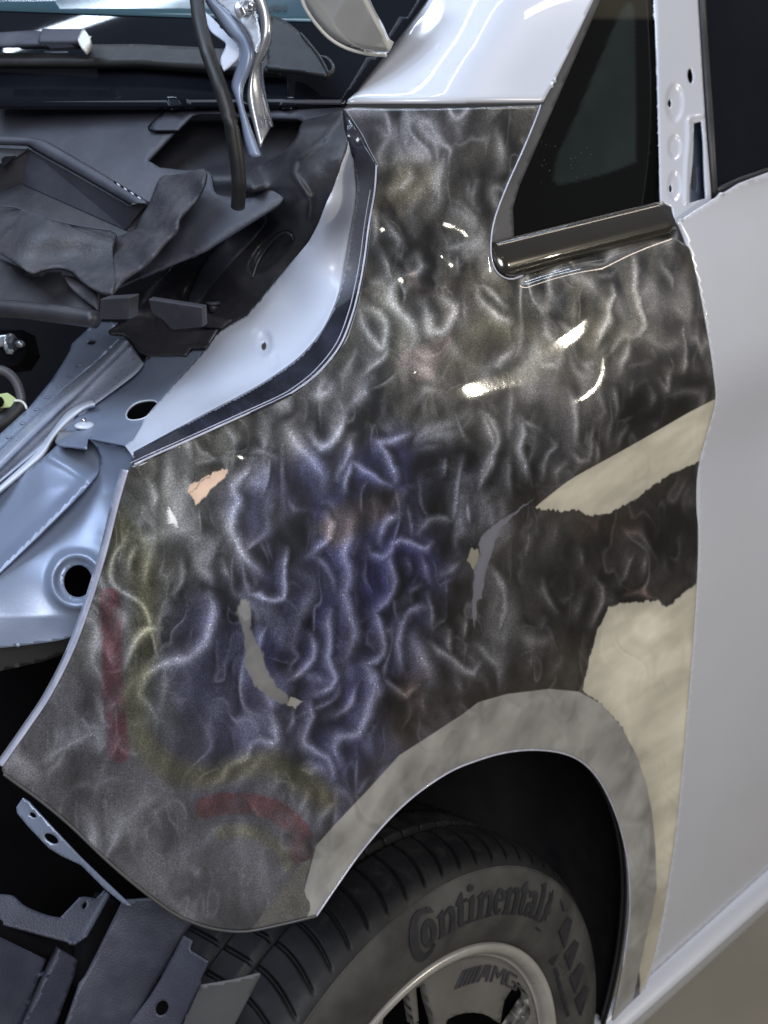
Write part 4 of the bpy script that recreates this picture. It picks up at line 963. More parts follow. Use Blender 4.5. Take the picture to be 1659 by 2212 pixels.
# arm strip running up to the right
strip_o = smooth_line([(322, 440), (345, 385), (372, 378), (410, 370), (440, 363), (446, 372), (438, 402), (420, 435), (388, 470), (381, 496), (358, 522), (314, 570), (288, 588), (264, 606), (241, 633), (247, 590), (246, 560), (252, 512), (290, 492)], 6, True, sharp=(0, 4, 14, 17))
patch("cowl_strip", strip_o, [(440, 368, 'D', depth_of(V(440, 368, .03))), (330, 440, 'D', depth_of(V(330, 440, .01))), (381, 490, 'D', depth_of(V(381, 490, .03))), (250, 560, 'D', depth_of(V(250, 560, .03))), (300, 580, 'D', depth_of(V(300, 580, .035))), (241, 633, 'D', depth_of(V(241, 633, .05)))],
      M['felt'], car, sp=6, thick=.003, push=lambda x, y: .007 * np.sin((x - y * .9) / 20) - .006 * np.exp(-line_dist(x, y, [(430, 385), (380, 440), (330, 520)]) / 14))
# lower tube-like plastic edge and gusset
sweep("duct_edge", [V(x, y, .02) for x, y in smooth_line([(-30, 664), (60, 670), (140, 680), (206, 690)], 10)], .010, M['plast2'], car, seg=12)
patch("duct_face", [(-40, 540), (60, 585), (130, 580), (160, 590), (205, 640), (212, 690), (206, 706), (120, 695), (-40, 672)], plane_field(NC, .0, (-60, 500, 300, 720)), M['plast2'], car, sp=14, thick=.003)
patch("gusset", smooth_line([(135, 594), (160, 598), (190, 620), (212, 632), (210, 668), (198, 660), (160, 628)], 5, True, sharp=(0, 3, 4)), plane_field(NC, .02, (-60, 500, 300, 720)), M['felt'], car, sp=6, thick=.004, push=lambda x, y: .004 * np.sin(x / 12))

# trough of black plastic along the fender
def DZ(x, y, z): return (x, y, 'Z', z)
TR = Field([DZ(745, 245, 1.475), DZ(748, 300, 1.458), DZ(725, 392, 1.415), DZ(687, 482, 1.36), DZ(622, 572, 1.30), DZ(530, 679, 1.235), DZ(445, 748, 1.205),
            DZ(690, 330, 1.443), DZ(640, 420, 1.398), DZ(600, 500, 1.338), DZ(520, 600, 1.277), DZ(430, 690, 1.213), DZ(330, 760, 1.185),
            DZ(620, 320, 1.44), DZ(560, 360, 1.41), DZ(545, 410, 1.395), DZ(482, 457, 1.36), DZ(415, 520, 1.315), DZ(350, 600, 1.265), DZ(300, 660, 1.23),
            DZ(540, 450, 1.352), DZ(460, 540, 1.304), DZ(390, 610, 1.247), DZ(570, 470, 1.343)], reg=1e-6)
def tr_push(px, py):
    p = -.010 * np.exp(-(line_dist(px, py, [(560, 412), (525, 426), (482, 462), (415, 528), (360, 600), (310, 655)]) / 12) ** 2)
    p += .012 * np.clip(1 - line_dist(px, py, [(572, 425), (485, 500), (430, 570), (395, 640)]) / 16, 0, 1)
    p += -.006 * np.exp(-(line_dist(px, py, [(590, 450), (668, 428)]) / 10) ** 2)
    p += .010 * np.clip((1.0 - np.hypot(((px - 585) * .7 + (py - 545) * .7) / 26, ((px - 585) * .7 - (py - 545) * .7) / 62)) / .3, 0, 1) ** .7 * 1.6
    p += .003 * (fbm(px / 30, py / 30, 3, 12) - .5)
    p += -.007 * np.exp(-(line_dist(px, py, [(735, 250), (700, 300), (640, 345), (632, 372), (650, 400), (672, 430), (670, 470)]) / 6) ** 2)
    return p
trough_o = smooth_line([(740, 236), (742, 270), (750, 300), (750, 312), (737, 350), (725, 390), (710, 430), (687, 482), (665, 522), (622, 572), (602, 596), (560, 645), (530, 679), (475, 709), (445, 749), (410, 751), (400, 766), (322, 769), (300, 756), (285, 734), (262, 722), (238, 722), (234, 715), (250, 704), (282, 684), (305, 640),
                        (330, 612), (360, 590), (412, 514), (482, 456), (525, 422), (530, 388), (545, 366), (585, 342), (618, 322), (640, 296), (655, 262), (700, 250)], 6, True, sharp=(0, 14, 15, 16, 17, 30))
trough = patch("fender_trough", trough_o, TR, M['plast2'], car, sp=4.5, thick=.003, push=tr_push)
patch("trough_slope", smooth_line([(562, 430), (575, 470), (560, 500), (470, 600), (425, 655), (405, 645), (430, 585), (486, 505)], 6, True), TR, M['plast'], trough, sp=6, thick=.002, push=lambda x, y: tr_push(x, y) - .0025)
for q in ([(545, 600), (560, 560), (585, 525), (612, 503), (630, 508), (632, 520)],):
    sweep("moulded_rim", [TR(np.array([x]), np.array([y]), -.004)[0] for x, y in smooth_line(q, 6)], .0016, M['plast2'], trough, seg=6)
washer_c = TR(np.array([461.]), np.array([656.]), -.012)[0]
sweep("plug", [washer_c, washer_c + np.array([0, 0, .003])], .0095, M['plast'], trough, seg=24, up=(1, 0, 0))
sweep("plug_stem", [washer_c - np.array([0, 0, .010]), washer_c], .006, M['felt'], trough, seg=14, up=(1, 0, 0))
# clip boxes at the front end of the trough
def boxy(name, poly, key, val, th, mat, parent, bev=.0015, slope=0):
    o = patch(name, poly, [(x, y, key, val + slope * (y - poly[0][1])) for x, y in (poly[0], poly[1], poly[2])], mat, parent, sp=8, thick=th, smooth=False)
    m = o.modifiers.new("bevel", 'BEVEL'); m.width = bev; m.segments = 2; m.limit_method = 'ANGLE'
    return o
def prism(name, front, back_shift, key, val, mat, parent, bevel=.0012):
    """block: front outline at key=val, carried back in world space by back_shift"""
    f = [pt(x, y, key, val) for x, y in front]; bsh = np.array(back_shift); n_ = len(f)
    Vv = f + [p + bsh for p in f]
    Fc = [tuple(range(n_)), tuple(range(2 * n_ - 1, n_ - 1, -1))] + [(i, (i + 1) % n_, n_ + (i + 1) % n_, n_ + i) for i in range(n_)]
    return facets(name, Vv, Fc, mat, parent, bevel=bevel)
prism("clip_box", [(216, 646), (280, 642), (277, 690), (214, 690)], (.018, .006, .0), 'X', -.245, M['plast2'], trough)
prism("clip_block", [(320, 646), (436, 664), (438, 706), (372, 712), (350, 690), (328, 676)], (.012, .006, .0), 'X', -.205, M['plast2'], trough)
patch("front_skirt", smooth_line([(306, 662), (330, 682), (352, 694), (372, 714), (470, 710), (446, 748), (411, 752), (400, 767), (322, 770), (300, 756), (285, 734), (262, 724), (240, 722), (236, 714), (262, 700)], 5, True, sharp=(0, 4, 5, 6, 7, 8)),
      [DZ(306, 662, 1.222), DZ(470, 710, 1.222), DZ(410, 752, 1.196), DZ(322, 770, 1.180), DZ(236, 715, 1.19), DZ(350, 720, 1.200)], M['plast2'], trough, sp=5, thick=.003)
patch("dusty_patch", [(436, 672), (470, 684), (500, 690), (478, 708), (440, 706)], [DZ(436, 672, 1.236), DZ(500, 690, 1.236), DZ(440, 706, 1.222)], M['felt'], trough, sp=6, thick=.002)

# ------------------------------------------------------------------ painted inner structure
wp_edge = [(752, 305), (738, 352), (726, 392), (711, 432), (688, 484), (666, 524), (623, 574), (603, 598), (560, 648), (531, 681), (474, 712), (446, 751), (411, 790), (360, 846), (315, 900), (285, 950), (270, 962)]
WP = Field([DZ(752, 308, 1.447), DZ(771, 393, 1.395), DZ(760, 490, 1.350), DZ(735, 620, 1.291), DZ(692, 718, 1.246), DZ(598, 806, 1.210), DZ(440, 894, 1.186), DZ(290, 985, 1.169),
            DZ(711, 432, 1.398), DZ(666, 524, 1.342), DZ(603, 598, 1.290), DZ(531, 681, 1.240), DZ(446, 751, 1.205), DZ(360, 846, 1.180), DZ(285, 950, 1.166), DZ(640, 660, 1.262), DZ(500, 800, 1.205)], reg=1e-6)
def wp_push(px, py):
    p = np.zeros(len(px))
    for cx, cy, rx, ry, rot, dp in ((572, 742, 18, 32, 0, .010), (590, 780, 16, 22, -30, .003), (558, 722, 14, 16, 0, .003)):
        r = np.hypot((px - cx) / rx, (py - cy) / ry)
        p += dp * np.clip((1 - r) / .5, 0, 1) * (r < 1)
    p -= .0025 * np.exp(-(line_dist(px, py, INNER[3:]) / 7) ** 2)
    d = line_dist(px, py, wp_edge)
    p += .010 * np.clip(1 - d / 30, 0, 1) ** 2
    return p
wing = patch("inner_wing_panel", wp_edge + [(290, 990)] + [(x + 3, y + 2) for x, y in smooth_line(INNER[2:], 8)[::-1]] + [(760, 336)], WP, M['inner'], car, sp=5, thick=.002, push=wp_push, holes=[ellipse(570, 747, 5, 9, 0, 14)])
# flat plate with oval hole
plate_o = [(322, 770), (400, 768), (412, 756), (470, 716), (450, 752), (411, 792), (360, 848), (316, 902), (287, 950), (272, 966), (268, 961), (190, 946), (187, 968), (126, 961), (120, 953), (150, 915), (170, 895), (200, 878), (226, 855), (288, 808), (308, 783)]
PL = Field([DZ(322, 770, 1.180), DZ(440, 740, 1.200), DZ(411, 792, 1.186), DZ(316, 902, 1.167), DZ(272, 966, 1.162), DZ(120, 953, 1.135), DZ(200, 878, 1.145), DZ(288, 808, 1.165)], reg=1e-5)
oval = [(x, y) for x, y in smooth_line([(272, 898), (278, 884), (296, 870), (322, 865), (338, 868), (340, 876), (330, 890), (310, 904), (288, 908), (275, 905)], 4, True)]
beam = patch("upper_beam", plate_o, PL, M['steel'], car, sp=6, thick=.002, holes=[oval])
patch("beam_shade", [(140, 900), (300, 780), (440, 760), (330, 930), (270, 950)], [DZ(140, 900, 1.085), DZ(300, 780, 1.10), DZ(330, 930, 1.10)], M['void'], beam, sp=30, thick=.002)  # black sheet added under the oval hole for its shade
sweep("hole_rim", [PL(np.array([x]), np.array([y]), -.0006)[0] for x, y in oval], .0011, M['inner'], beam, seg=6, closed=True)
scr = PL(np.array([183.]), np.array([921.]), -.004)[0]
sweep("screw_head", [scr, scr + np.array([0, 0, .002]), scr + np.array([0, 0, .0035])], [.0115, .0112, .008], M['inner'], beam, seg=26, up=(1, 0, 0))
sweep("screw_pin", [scr + np.array([0.004, .006, .002]), scr + np.array([.004, .006, .007])], .0028, M['bolt'], beam, seg=10, up=(1, 0, 0))
patch("rusty_tab", [(128, 930), (189, 930), (188, 969), (126, 962), (119, 953)], [DZ(128, 930, 1.140), DZ(189, 930, 1.142), DZ(126, 962, 1.134)], M['rust'], beam, sp=7, thick=.002)
# bracket with round hole, raised brushed rib, edge rib
br = patch("rail_bracket", [(207, 695), (254, 697), (236, 718), (242, 724), (266, 726), (215, 776), (140, 838), (84, 890), (-30, 996), (-30, 964), (62, 881), (110, 823), (135, 785), (151, 758), (155, 743)],
      [DZ(207, 695, 1.178), DZ(254, 697, 1.180), DZ(62, 881, 1.128), DZ(140, 838, 1.142), DZ(-30, 990, 1.095)], M['steel'], beam, sp=7, thick=.003, holes=[ellipse(198, 739, 10, 5.5, -10, 14)])
for x_, y_ in ((170, 790), (150, 812), (128, 834), (104, 858), (80, 884), (50, 914), (20, 944)):
    q_ = Field([DZ(207, 695, 1.178), DZ(254, 697, 1.180), DZ(62, 881, 1.128), DZ(140, 838, 1.142), DZ(-30, 990, 1.095)])(np.array([float(x_)]), np.array([float(y_)]), -.0008)[0]
    sweep("spot_weld", [q_, q_ + np.array([0, 0, .0008])], [.0042, .0034], M['steel'], beam, seg=14, up=(1, 0, 0))
def rib(name, l, r, z0, z1, h, mat):
    a_ = resample_n(smooth_line(l, 6), 60); c_ = resample_n(smooth_line(r, 6), 60); rows = []
    for t in np.linspace(0, 1, 9):
        rows.append([pt(*(a_[i] * (1 - t) + c_[i] * t), 'Z', z0 + (z1 - z0) * i / 59 + h * math.sin(math.pi * t) ** .8) for i in range(60)])
    return loft(name, rows, mat, beam, thick=.002)
rib("raised_rib", [(266, 725), (215, 776), (140, 838), (84, 890), (-30, 1000)], [(283, 744), (236, 790), (165, 860), (120, 900), (-30, 1046)], 1.180, 1.09, .010, M['rail'])
rib("side_wall", [(283, 744), (236, 790), (165, 860), (120, 900), (-30, 1046)], [(309, 784), (288, 808), (226, 855), (180, 890), (-30, 1062)], 1.180, 1.085, -.006, M['rail'])
rib("outer_rib", [(200, 862), (170, 872), (140, 890), (110, 930), (90, 955), (60, 985), (-30, 1064)], [(206, 880), (182, 888), (150, 915), (118, 950), (98, 984), (70, 1010), (-30, 1092)], 1.150, 1.07, .008, M['inner'])
# lower box section: top face, side face with flanged hole
LA = Field([DZ(-40, 1090, 1.062), DZ(100, 985, 1.120), DZ(188, 945, 1.135), DZ(205, 1025, 1.112), DZ(-40, 1275, 1.015)], reg=1e-6)
LB = Field([(205, 1025, 'Z', 1.112), (-40, 1275, 'Z', 1.015), (285, 1000, 'Y', .235), (230, 1190, 'Y', .245), (165, 1255, 'Y', .265), (150, 1370, 'Y', .255), (-40, 1400, 'Y', .30), (60, 1280, 'Y', .30)], reg=1e-6)
patch("rail_top", smooth_line([(-40, 1096), (40, 1030), (98, 984), (122, 962), (188, 968), (192, 948), (216, 980), (212, 1018), (186, 1052), (120, 1118), (40, 1196), (-40, 1272)], 8, True, sharp=(0, 3, 4, 5, 11)), LA, M['steel'], beam, sp=7, thick=.003,
      push=lambda x, y: -.008 * np.exp(-(line_dist(x, y, [(-40, 1270), (60, 1172), (150, 1085), (205, 1025)]) / 14) ** 2) - .005 * np.exp(-(line_dist(x, y, [(104, 984), (150, 1010), (192, 1040)]) / 8) ** 2) + .005 * np.clip(1 - sdist(x, y, [(-40, 1130), (90, 1010), (170, 1045), (-40, 1235)]) / 60, 0, 1))
def lb_push(px, py):
    r = np.hypot((px - 166) / 58, (py - 1254) / 60)
    p = -.012 * np.exp(-((r - .92) / .17) ** 2)
    p += .012 * np.clip((y_ := py) - 1330, 0, 80) / 80
    p += .020 * np.exp(-(line_dist(px, py, [(225, 985), (262, 1060), (250, 1160)]) / 46) ** 2)
    return p
patch("rail_side", smooth_line([(-40, 1268), (40, 1192), (120, 1114), (186, 1050), (212, 1016), (214, 978), (192, 947), (270, 963), (288, 988), (284, 1006), (266, 1062), (244, 1150), (214, 1260), (176, 1350), (148, 1378), (70, 1392), (-40, 1404)], 8, True, sharp=(0, 6, 7, 8, 16)), LB, M['steel'], beam, sp=6, thick=.003, push=lb_push,
      holes=[ellipse(168, 1255, 31, 35, 0, 26)])
patch("rail_lower_edge", [(-40, 1396), (70, 1388), (150, 1372), (172, 1352), (140, 1412), (90, 1430), (-40, 1458)], [(-40, 1396, 'Y', .31), (170, 1355, 'Y', .265), (-40, 1455, 'Y', .34)], M['flapgrey'], beam, sp=9, thick=.003)
# engine-bay odds: stud, connector, cables, dark block
V0 = lambda x, y, d_: pt(x, y, 'D', d_)
blk = prism("engine_block_bracket", [(-40, 712), (48, 712), (60, 760), (40, 790), (-40, 800)], (.04, .03, -.02), 'D', 2.02, M['void'], car)
bolt("bracket_stud", V0(22, 742, 2.0), C_R - .5 * C_F - .1 * C_U, .0085, .009, M['cable'], blk)
patch("bracket_plate", [(-30, 728), (20, 722), (28, 738), (26, 765), (14, 764), (8, 748), (-30, 752)], [(-30, 728, 'D', 2.0), (28, 738, 'D', 1.995), (-30, 752, 'D', 2.0)], M['galv'], blk, sp=6, thick=.002)
con = prism("connector", [(-30, 856), (16, 848), (36, 862), (34, 876), (22, 880), (-30, 884)], (.02, .02, -.012), 'D', 1.96, M['green'], car)
sweep("connector_socket", [V0(-4, 868, 1.955), V0(-4, 868, 1.95)], .007, M['void'], con, seg=16, up=C_U)
sweep("strap", [V0(x, y, 1.955) for x, y in smooth_line([(30, 866), (44, 866), (54, 874), (58, 884)], 4)], .0016, M['cream'], con, seg=8)
sweep("harness", [V0(x, y, 1.97) for x, y in smooth_line([(-30, 930), (10, 912), (34, 892), (50, 870)], 6)], .013, M['black'], car, seg=12)
sweep("cable", [V0(x, y, 2.0) for x, y in smooth_line([(-30, 796), (10, 802), (34, 824), (46, 860), (44, 900)], 6)], .006, M['cable'], car, seg=10)

# ------------------------------------------------------------------ bumper carrier below the fender
LOW = lambda x, y, yy: (x, y, 'Y', yy)
patch("carrier_upper", smooth_line([(-40, 1930), (20, 1933), (38, 1943), (56, 1958), (100, 1976), (130, 1982), (172, 1938), (186, 1937), (207, 1941), (226, 1921), (236, 1933), (186, 2022), (164, 2037), (150, 2036), (60, 2012), (-40, 1986)], 5, True, sharp=(0, 5, 6, 8, 9, 10, 15)),
      [LOW(-40, 1960, .33), LOW(236, 1933, .27), LOW(160, 2037, .26)], M['lower'], car, sp=6, thick=.004, push=lambda x, y: -.004 * np.clip(1 - line_dist(x, y, [(236, 1933), (186, 2022), (164, 2037), (150, 2036)]) / 8, 0, 1), holes=[ellipse(183, 1956, 4, 8, 25, 12)])
patch("carrier_plate", [(-40, 2012), (0, 2024), (100, 2073), (44, 2216), (30, 2250), (-40, 2250)], [LOW(-40, 2012, .31), LOW(100, 2073, .285), LOW(-40, 2250, .29)], M['lower'], car, sp=9, thick=.004)
patch("carrier_strut", [(128, 2050), (168, 2074), (160, 2110), (122, 2212), (110, 2250), (38, 2250), (52, 2212)], [LOW(128, 2050, .275), LOW(168, 2074, .265), LOW(60, 2250, .27)], M['lower'], car, sp=8, thick=.012)
patch("carrier_panel", [(265, 1945), (184, 2110), (172, 2124), (142, 2212), (130, 2250), (270, 2250), (290, 2200), (338, 2120), (394, 2020), (420, 1990), (330, 1940)], [LOW(265, 1950, .225), LOW(142, 2212, .225), LOW(394, 2020, .17), LOW(290, 2230, .19), LOW(300, 2080, .20)], M['lower'], car, sp=8, thick=.004,
      push=lambda x, y: .003 * fbm(x / 60, y / 60, 3, 5))
carr = patch("carrier_bracket", [(396, 2021), (416, 2032), (410, 2052), (450, 2077), (433, 2117), (433, 2128), (392, 2212), (376, 2250), (262, 2250), (282, 2208), (322, 2155), (345, 2118)], [LOW(396, 2021, .13), LOW(450, 2077, .095), LOW(282, 2208, .15), LOW(392, 2212, .11)], M['lower'], car, sp=6, thick=.004,
      holes=[ellipse(350, 2178, 13, 17, 20, 18)])
patch("hole_shade", [(330, 2150), (375, 2150), (375, 2205), (325, 2205)], [LOW(330, 2150, .165), LOW(375, 2150, .155), LOW(325, 2205, .165)], M['void'], carr, sp=12, thick=.002)  # black sheet added behind the bracket hole as its shade
patch("carrier_flap", [(434, 2128), (500, 2117), (560, 2102), (563, 2107), (508, 2212), (490, 2250), (380, 2250), (396, 2212)], [LOW(434, 2128, .09), LOW(562, 2104, .045), LOW(380, 2250, .10)], M['flapgrey'], car, sp=8, thick=.003)
for pth, yy, r_ in (([(232, 1938), (210, 1990), (186, 2060), (172, 2120)], .30, .016), ([(-40, 1998), (60, 2030), (160, 2060)], .32, .016), ([(112, 2080), (80, 2150), (45, 2250)], .31, .008)):
    sweep("carrier_rod", [pt(x, y, 'Y', yy) for x, y in smooth_line(pth, 10)], r_, M['void'], car, seg=10)

# ------------------------------------------------------------------ wheel
WC = np.array([-.01487, .0208, .21409])
wheel = bpy.data.objects.new("wheel", None)
def wpt(ang, r, y):
    """angle from the top towards the rear, radius, depth from the outer face"""
    return WC + np.array([r * math.sin(ang), y, r * math.cos(ang)])
def revolve(name, prof, mat, parent, n=180, radial=None, label=None):
    th = np.linspace(0, 2 * math.pi, n, endpoint=False)
    pr = np.array(prof); m = len(pr)
    r = np.repeat(pr[None, :, 0], n, 0); y = np.repeat(pr[None, :, 1], n, 0); t = np.repeat(th[:, None], m, 1)
    if radial is not None: r = r + radial(t, y, r)
    Vv = np.stack([WC[0] + r * np.sin(t), WC[1] + y, WC[2] + r * np.cos(t)], -1).reshape(-1, 3)
    i = np.arange(n)[:, None]; j = np.arange(m - 1)[None]
    q = np.stack([i * m + j, i * m + j + 1, ((i + 1) % n) * m + j + 1, ((i + 1) % n) * m + j], -1).reshape(-1, 4)
    me = mesh_from(name, Vv, q)
    bm = bmesh.new(); bm.from_mesh(me); bmesh.ops.recalc_face_normals(bm, faces=bm.faces[:]); bm.to_mesh(me); bm.free()
    return link(name, me, mat, parent, label)
def dense(prof, step):
    return [tuple(p) for p in resample_n(smooth_line(prof, step), int(sum(math.dist(prof[i], prof[i + 1]) for i in range(len(prof) - 1)) / step))]
side = dense([(.268, .022), (.272, .006), (.280, -.004), (.296, -.009), (.320, -.0105), (.345, -.0075), (.364, -.001), (.3725, .004)], .004)
tyre = revolve("tyre", side, M['sidewall'], None, n=360)
tyre.parent = car; tyre.matrix_parent_inverse = Matrix.Translation((0, 0, -FLOOR_Z)); tyre.name = "wheel"
wheel_root = tyre
wheel_root["label"] = "front wheel with worn grey spokes and dusty tyre"
NG = 72
def tread(t, y, r):
    s = np.clip((y - .008) / .10, 0, 1)
    ph = (t + 0.085 * (1 - s) ** 2.2 + .012 * s) * NG / (2 * math.pi)
    d = np.abs(ph - np.round(ph)) * 2 * math.pi / NG * .39
    g = -.0036 * np.clip((.0036 - d) / .0020, 0, 1) * np.clip((y - .010) / .008, 0, 1)
    for yc in (.094, .150):
        g = np.minimum(g, -.008 * np.clip((.0065 - np.abs(y - yc)) / .0015, 0, 1))
    return g
tr_prof = dense([(.3725, .004), (.378, .0085), (.3845, .016), (.390, .028), (.394, .045), (.397, .075), (.398, .11), (.398, .14), (.396, .18), (.392, .205), (.382, .225), (.36, .24), (.30, .245)], .0034)
trd = revolve("tread", tr_prof, M['tyre'], wheel_root, n=2800, radial=tread)
# groove shade is painted in black, the blocks are scuffed and dusty
tco = np.empty(len(trd.data.vertices) * 3); trd.data.vertices.foreach_get("co", tco); tco = tco.reshape(-1, 3)
pr_ = np.array(tr_prof); dep = np.interp(tco[:, 1] - WC[1], pr_[:-3, 1], pr_[:-3, 0]) - np.hypot(tco[:, 0] - WC[0], tco[:, 2] - WC[2])
at = trd.data.attributes.new("groove", 'FLOAT', 'POINT'); at.data.foreach_set("value", np.clip((dep - .0006) / .0014, 0, 1).astype(np.float32))
tN, tL = nodes_of(M['tyre']); tb = tN["Principled BSDF"]
src_ = tb.inputs["Base Color"].links[0].from_socket
ga_ = tN.new("ShaderNodeAttribute"); ga_.attribute_name = "groove"
gm_ = tN.new("ShaderNodeMix"); gm_.data_type = 'RGBA'; gm_.inputs["B"].default_value = (.002, .002, .0022, 1)
tL.new(ga_.outputs["Fac"], gm_.inputs["Factor"]); tL.new(src_, gm_.inputs["A"]); tL.new(gm_.outputs["Result"], tb.inputs["Base Color"])
revolve("shoulder_line", [(.3722, .0035), (.3732, .0022), (.3742, .0042)], M['sidewall'], wheel_root, n=240)
revolve("rim_lip", dense([(.268, .03), (.2725, .010), (.2735, .001), (.272, -.0035), (.268, -.0045), (.263, -.003), (.2585, .001), (.256, .006), (.255, .012), (.253, .016)], .002), M['lip'], wheel_root, n=240)
revolve("rim_barrel", [(.2545, .012), (.250, .03), (.245, .10), (.240, .20)], M['void'], wheel_root, n=120)
revolve("brake_shade", [(.245, .09), (.12, .09), (.01, .09)], M['void'], wheel_root, n=60)  # added black disc standing for the shade behind the spokes
# spoke face: disc with openings, repeated round the hub
FACEY = WC[1] + .012
def to_wheel(px, py):
    p = pt(px, py, 'Y', FACEY); return math.atan2(p[0] - WC[0], p[2] - WC[2]), math.hypot(p[0] - WC[0], p[2] - WC[2])
def wpx(ang, r): return proj(wpt(ang, r, FACEY - WC[1]))
cz = lambda c: [(794.9 + x * .25, 1935.5 + y * .25) for x, y in c]
op1 = [to_wheel(*p) for p in cz([(130, 1056), (330, 845), (352, 838), (372, 950), (400, 1106), (425, 1240), (150, 1240), (120, 1120)])]
op2 = [to_wheel(*p) for p in cz([(414, 795), (490, 755), (505, 800), (530, 920), (580, 1090), (610, 1240), (470, 1240), (440, 1090)])]
hub = [to_wheel(*p) for p in cz([(600, 1240), (690, 1062), (760, 1030), (820, 1012), (910, 1005), (1000, 1018), (1090, 1060), (1150, 1106), (1240, 1240)])]
face_out = [wpx(t, .2555) for t in np.linspace(0, 2 * math.pi, 160, endpoint=False)]
holes = []
for k in range(5):
    for op in (op1, op2, hub):
        holes.append([wpx(t + k * 2 * math.pi / 5, r) for t, r in op])
# keep holes that do not cross: shrink towards their centres
hh = []
for h in holes:
    c0 = np.mean(h, 0); hh.append([tuple(c0 + (np.array(p) - c0) * .985) for p in h])
face_f = Field([(x, y, 'Y', FACEY) for x, y in ((700, 2100), (1200, 2100), (950, 2700))])
fc = patch("wheel_face", face_out, face_f, M['rim'], wheel_root, sp=10, holes=hh, thick=.012)
m = fc.modifiers.new("bevel", 'BEVEL'); m.width = .0025; m.segments = 3; m.limit_method = 'ANGLE'; m.angle_limit = math.radians(50)
revolve("wheel_step", [(.2555, .0118), (.2535, .0102), (.2515, .0118)], M['lip'], wheel_root, n=160)
# sidewall lettering: condensed slab letters following the tyre
SIDEY = lambda r: float(np.interp(r, [p[0] for p in side], [p[1] for p in side])) - .0016
def side_pt(ang, r, up_=0.0): return wpt(ang, r, SIDEY(r) - up_)
def arc_fn(a0, a1, r0, r1): return lambda u, w, z: side_pt(a0 + (a1 - a0) * u, r0 + (r1 - r0) * w, z * .004)
def sw(px, py):
    p = pt(px, py, 'Y', WC[1] - .008); return math.atan2(p[0] - WC[0], p[2] - WC[2]), math.hypot(p[0] - WC[0], p[2] - WC[2])
def letter_poly(name, polys, mp_, parent):
    bm = bmesh.new()
    for poly in polys:
        pl = resample(poly, .06)
        r = delaunay_2d_cdt([Vector(p) for p in pl], [(i, (i + 1) % len(pl)) for i in range(len(pl))], [], 1, 1e-6)
        vs = [bm.verts.new(mp_(v[0], v[1])) for v in r[0]]
        for f in r[2]:
            try: bm.faces.new([vs[i] for i in f])
            except ValueError: pass
    bmesh.ops.recalc_face_normals(bm, faces=bm.faces[:])
    me = bpy.data.meshes.new(name); bm.to_mesh(me); bm.free()
    o = link(name, me, M['letter'], parent)
    s_ = o.modifiers.new("thickness", 'SOLIDIFY'); s_.thickness = .0012; s_.offset = 0
    return o
def arcband(cx, cy, rx, ry, t0, t1, w0, w1=None, n=14):
    """thick curved stroke: half widths w0 (ends) and w1 (middle)"""
    w1 = w1 or w0; o_, i_ = [], []
    for k in range(n + 1):
        t = math.radians(t0 + (t1 - t0) * k / n); w = w0 + (w1 - w0) * math.sin(math.pi * k / n)
        o_.append((cx + (rx + w) * math.cos(t), cy + (ry + w) * math.sin(t))); i_.append((cx + (rx - w) * math.cos(t), cy + (ry - w) * math.sin(t)))
    return o_ + i_[::-1]
def stem(x, y0, y1, w=.105): return [(x - w, y0), (x + w * 1.9, y0), (x + w * 1.5, y0 + .07), (x + w, y0 + .09), (x + w, y1), (x + w * .6, y1), (x - w * 1.9, y1 - .14), (x - w, y1 - .17), (x - w, y0 + .09), (x - w * 1.5, y0 + .07), (x - w * 1.5, y0)]
def g_n(x): return [stem(x, 0, 1), [(x + .1, .80), (x + .24, .96), (x + .38, 1.0), (x + .50, .93), (x + .54, .78), (x + .54, .09), (x + .62, .07), (x + .62, 0), (x + .30, 0), (x + .30, .07), (x + .34, .09), (x + .34, .70), (x + .30, .82), (x + .22, .82), (x + .1, .68)]]
def g_t(x): return [[(x - .1, .2), (x - .02, .03), (x + .12, -.02), (x + .26, .04), (x + .26, .13), (x + .17, .10), (x + .11, .18), (x + .11, .86), (x + .27, .86), (x + .27, .98), (x + .11, .98), (x + .11, 1.26), (x - .02, 1.16), (x - .18, .98), (x - .18, .86), (x - .1, .86)]]
def g_i(x): return [stem(x, 0, 1), ellipse(x - .01, 1.26, .13, .12, 0, 14)]
def g_e(x): return [arcband(x, .5, .17, .42, 20, 320, .04, .10, 18), [(x - .1, .52), (x + .25, .52), (x + .25, .60), (x - .1, .60)], arcband(x + .02, .56, .18, .34, 0, 90, .06, .07, 6)]
def g_a(x): return [[(x + .06, .86), (x + .06, .2), (x + .12, .03), (x + .22, -.02), (x + .36, .04), (x + .36, .12), (x + .27, .14), (x + .26, .85), (x + .18, .97), (x + .02, 1.0), (x - .16, .92), (x - .2, .74), (x - .04, .72), (x - .02, .84)], arcband(x - .06, .26, .12, .22, 40, 330, .05, .08, 12)]
def g_l(x): return [stem(x, 0, 1.42)]
polys = []
polys.append(arcband(.30, .52, .46, .86, 62, 318, .06, .17, 26)); polys.append([(.50, 1.22), (.74, 1.10), (.66, 1.34), (.52, 1.44)])    # C
polys.append(arcband(.44, .50, .19, .42, 0, 359, .115, .115, 28))                                                              # o
x = .98
for g, adv in ((g_n, .80), (g_t, .48), (g_i, .42), (g_n, .88), (g_e, .44), (g_n, .80), (g_t, .50), (g_a, .56), (g_l, .34)):
    polys += g(x); x += adv
TW = x - .15
A0, A1 = sw(*[483.9 + 695 * .573, 1693.6 + 580 * .573])[0], sw(483.9 + 1172 * .573, 1693.6 + 520 * .573)[0]
RB, RT = .3165, .3505
def lmap(u, w_): return side_pt(A0 + (A1 - A0) * (u + .30) / (TW + .30), RB + (RT - RB) * w_)
letter_poly("lettering", polys, lmap, wheel_root)
